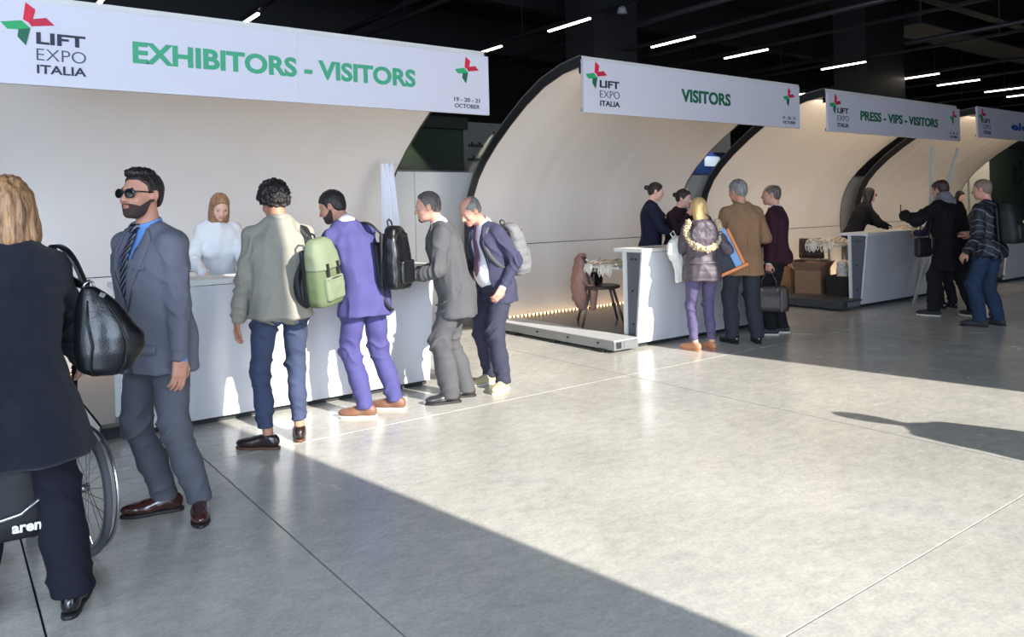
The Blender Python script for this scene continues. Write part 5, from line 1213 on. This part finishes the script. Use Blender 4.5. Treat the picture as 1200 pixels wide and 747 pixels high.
# cardboard boxes and crate under the third table
CARD = mat('cardboard', (146, 112, 88), .85, bump=.1, bscale=60, var=.06)
def cbox(x, y, z, w, d, h, rz, label, m=CARD, flaps=True):
    t = thing('cardboard_box', label, 'box', (x, y, z), rz); th = .006
    for nm, b2 in (('side', (-w/2, w/2, -d/2, -d/2+th)), ('side', (-w/2, w/2, d/2-th, d/2)), ('side', (-w/2, -w/2+th, -d/2+th, d/2-th)), ('side', (w/2-th, w/2, -d/2+th, d/2-th))):
        MB().box(*b2, 0, h).build(nm, m, t)
    MB().box(-w/2+th, w/2-th, -d/2+th, d/2-th, 0, th).build('bottom', m, t)
    if flaps:
        for sx, ang in ((-1, 50), (1, 35)):
            M = Matrix.Translation((sx*w/2, 0, h)) @ Matrix.Rotation(math.radians(sx*ang), 4, 'Y')
            MB().box(*sorted((0, sx*w*.42)), -d/2, d/2, -th/2, th/2, M=Matrix.Translation((sx*w/2, 0, h)) @ Matrix.Rotation(math.radians(-sx*ang), 4, 'Y')).build('flap', m, t)
        for sy, ang in ((-1, 55), (1, 30)):
            MB().box(-w/2, w/2, *sorted((0, sy*d*.42)), -th/2, th/2, M=Matrix.Translation((0, sy*d/2, h)) @ Matrix.Rotation(math.radians(sy*ang), 4, 'X')).build('flap', m, t)
    return t
cbox(11.10, 6.98, .131, .42, .40, .36, .25, 'open brown cardboard box left of the black crate')
cbox(11.72, 7.72, .131, .45, .40, .34, -.3, 'open cardboard box further back by the shell wall')
t = thing('crate', 'black crate stuffed with white bags beside the third desk', 'crate', (11.10, 6.45, .131), .1)
MB().box(-.24, .24, -.16, .16, 0, .02).build('bottom', PBLK, t)
for b2 in ((-.24, .24, -.16, -.145), (-.24, .24, .145, .16), (-.24, -.225, -.145, .145), (.225, .24, -.145, .145)): MB().box(*b2, .02, .30).build('side', PBLK, t)
MB().box(-.26, .26, -.18, -.16, .27, .30).build('rim', PBLK, t)
t = thing('plastic_bags', 'white plastic bags piled in the black crate', 'bags', (11.10, 6.45, .20), 0)
sdf_obj('bag', lambda P: smin(smin(ell(P, (0, 0, .12), (.20, .12, .13)), ell(P, (.05, .02, .28), (.13, .10, .10)), .03), ell(P, (.02, 0, .38), (.10, .08, .07)), .03), (-.3, -.2, 0), (.3, .2, .5), .011, mat('bag_white', (220, 214, 204), .5), t, disp=lambda V: np.abs(wob(V, 34))*.025)
# papers on counters
t = thing('paper_sheets', 'white paper sheets lying on the first desk worktop', 'papers', (2.05, 6.08, 1.0905), .2); MB().box(-.10, .10, -.14, .14, 0, .004).build('sheet', mat('paper', (240, 240, 238), .7), t); MB().box(-.06, .14, -.10, .16, .0045, .007).build('sheet', mat('paper', (240, 240, 238), .7), t)
lanyard_pile(12.4, 6.08, 1.09, .5, .28, 'white lanyards lying on the third desk worktop', 9, 10)
# the two white bars leaning by the third desk
WB = mat('bar_white', (245, 243, 236), .5)
t = thing('white_bar', 'long white bar standing upright against the third desk', 'bar', (12.20, 5.72, 0)); part('bar', MB().box(-.03, .03, -.012, .012, 0, 2.38, M=Matrix.Translation((12.17, 5.70, .01)) @ Matrix.Rotation(math.radians(6.2), 4, 'Y')), WB, t)
part('edge_strip', MB().box(-.032, -.030, -.013, .013, 0, 2.38, M=Matrix.Translation((12.17, 5.70, .01)) @ Matrix.Rotation(math.radians(6.2), 4, 'Y')), mat('bar_edge', (180, 178, 170), .4), t)
t = thing('white_bar', 'long white bar leaning diagonally across the upright bar', 'bar', (11.62, 5.66, 0)); M_ = Matrix.Translation((11.60, 5.64, .01)) @ Matrix.Rotation(math.radians(33.5), 4, 'Y')
part('bar', MB().box(-.03, .03, -.012, .012, 0, 2.82, M=M_), WB, t); part('edge_strip', MB().box(-.032, -.030, -.013, .013, 0, 2.82, M=M_), mat('bar_edge', (180, 178, 170), .4), t)
# plastic curtain at the right edge of the first shell
v = []; f = []
for i in range(22):
    for j in range(14):
        u = i/21; w_ = j/13; xx = 3.97+.34*u*(1-.55*w_); v.append((xx, 7.75-.0*u+.035*math.sin(u*17+w_*2)*(1-.4*w_)+.22*(1-w_)*0, .05+2.05*w_))
for i in range(21):
    for j in range(13): f.append((i*14+j, (i+1)*14+j, (i+1)*14+j+1, i*14+j+1))
t = thing('curtain', 'pale bluish white sheet hanging at the right end of first shell', 'curtain', (4.2, 7.7, 0))
o = part('sheet', MB().add(v, f), mat('sheet_white', (222, 226, 238), .5), t, smooth=True); md = o.modifiers.new('s', 'SOLIDIFY'); md.thickness = .004
part('cord', MB().tube([(4.1, 7.74, 2.10), (4.2, 7.8, 2.12), (4.28, 7.9, 2.12)], .01, 6), mat('sheet_white', (222, 226, 238), .5), t)
# cables and bracket on the floor between first and second shells
t = thing('cable_bundle', 'black cables on the floor between first and second shells', 'cables', (4.75, 8.6, 0)); mb = MB()
for k in range(5): mb.tube([(4.5+.25*math.cos(q*2+k)+.05*k, 8.55+.12*math.sin(q*3+k), .015+.03*abs(math.sin(q+k))) for q in np.linspace(0, 3, 14)], .008, 5)
o = mb.build('cables', PBLK, None); v_ = None; bpy.data.objects.remove(o); part('cable', mb, PBLK, t)
# unseen bystander whose shadow falls into the picture
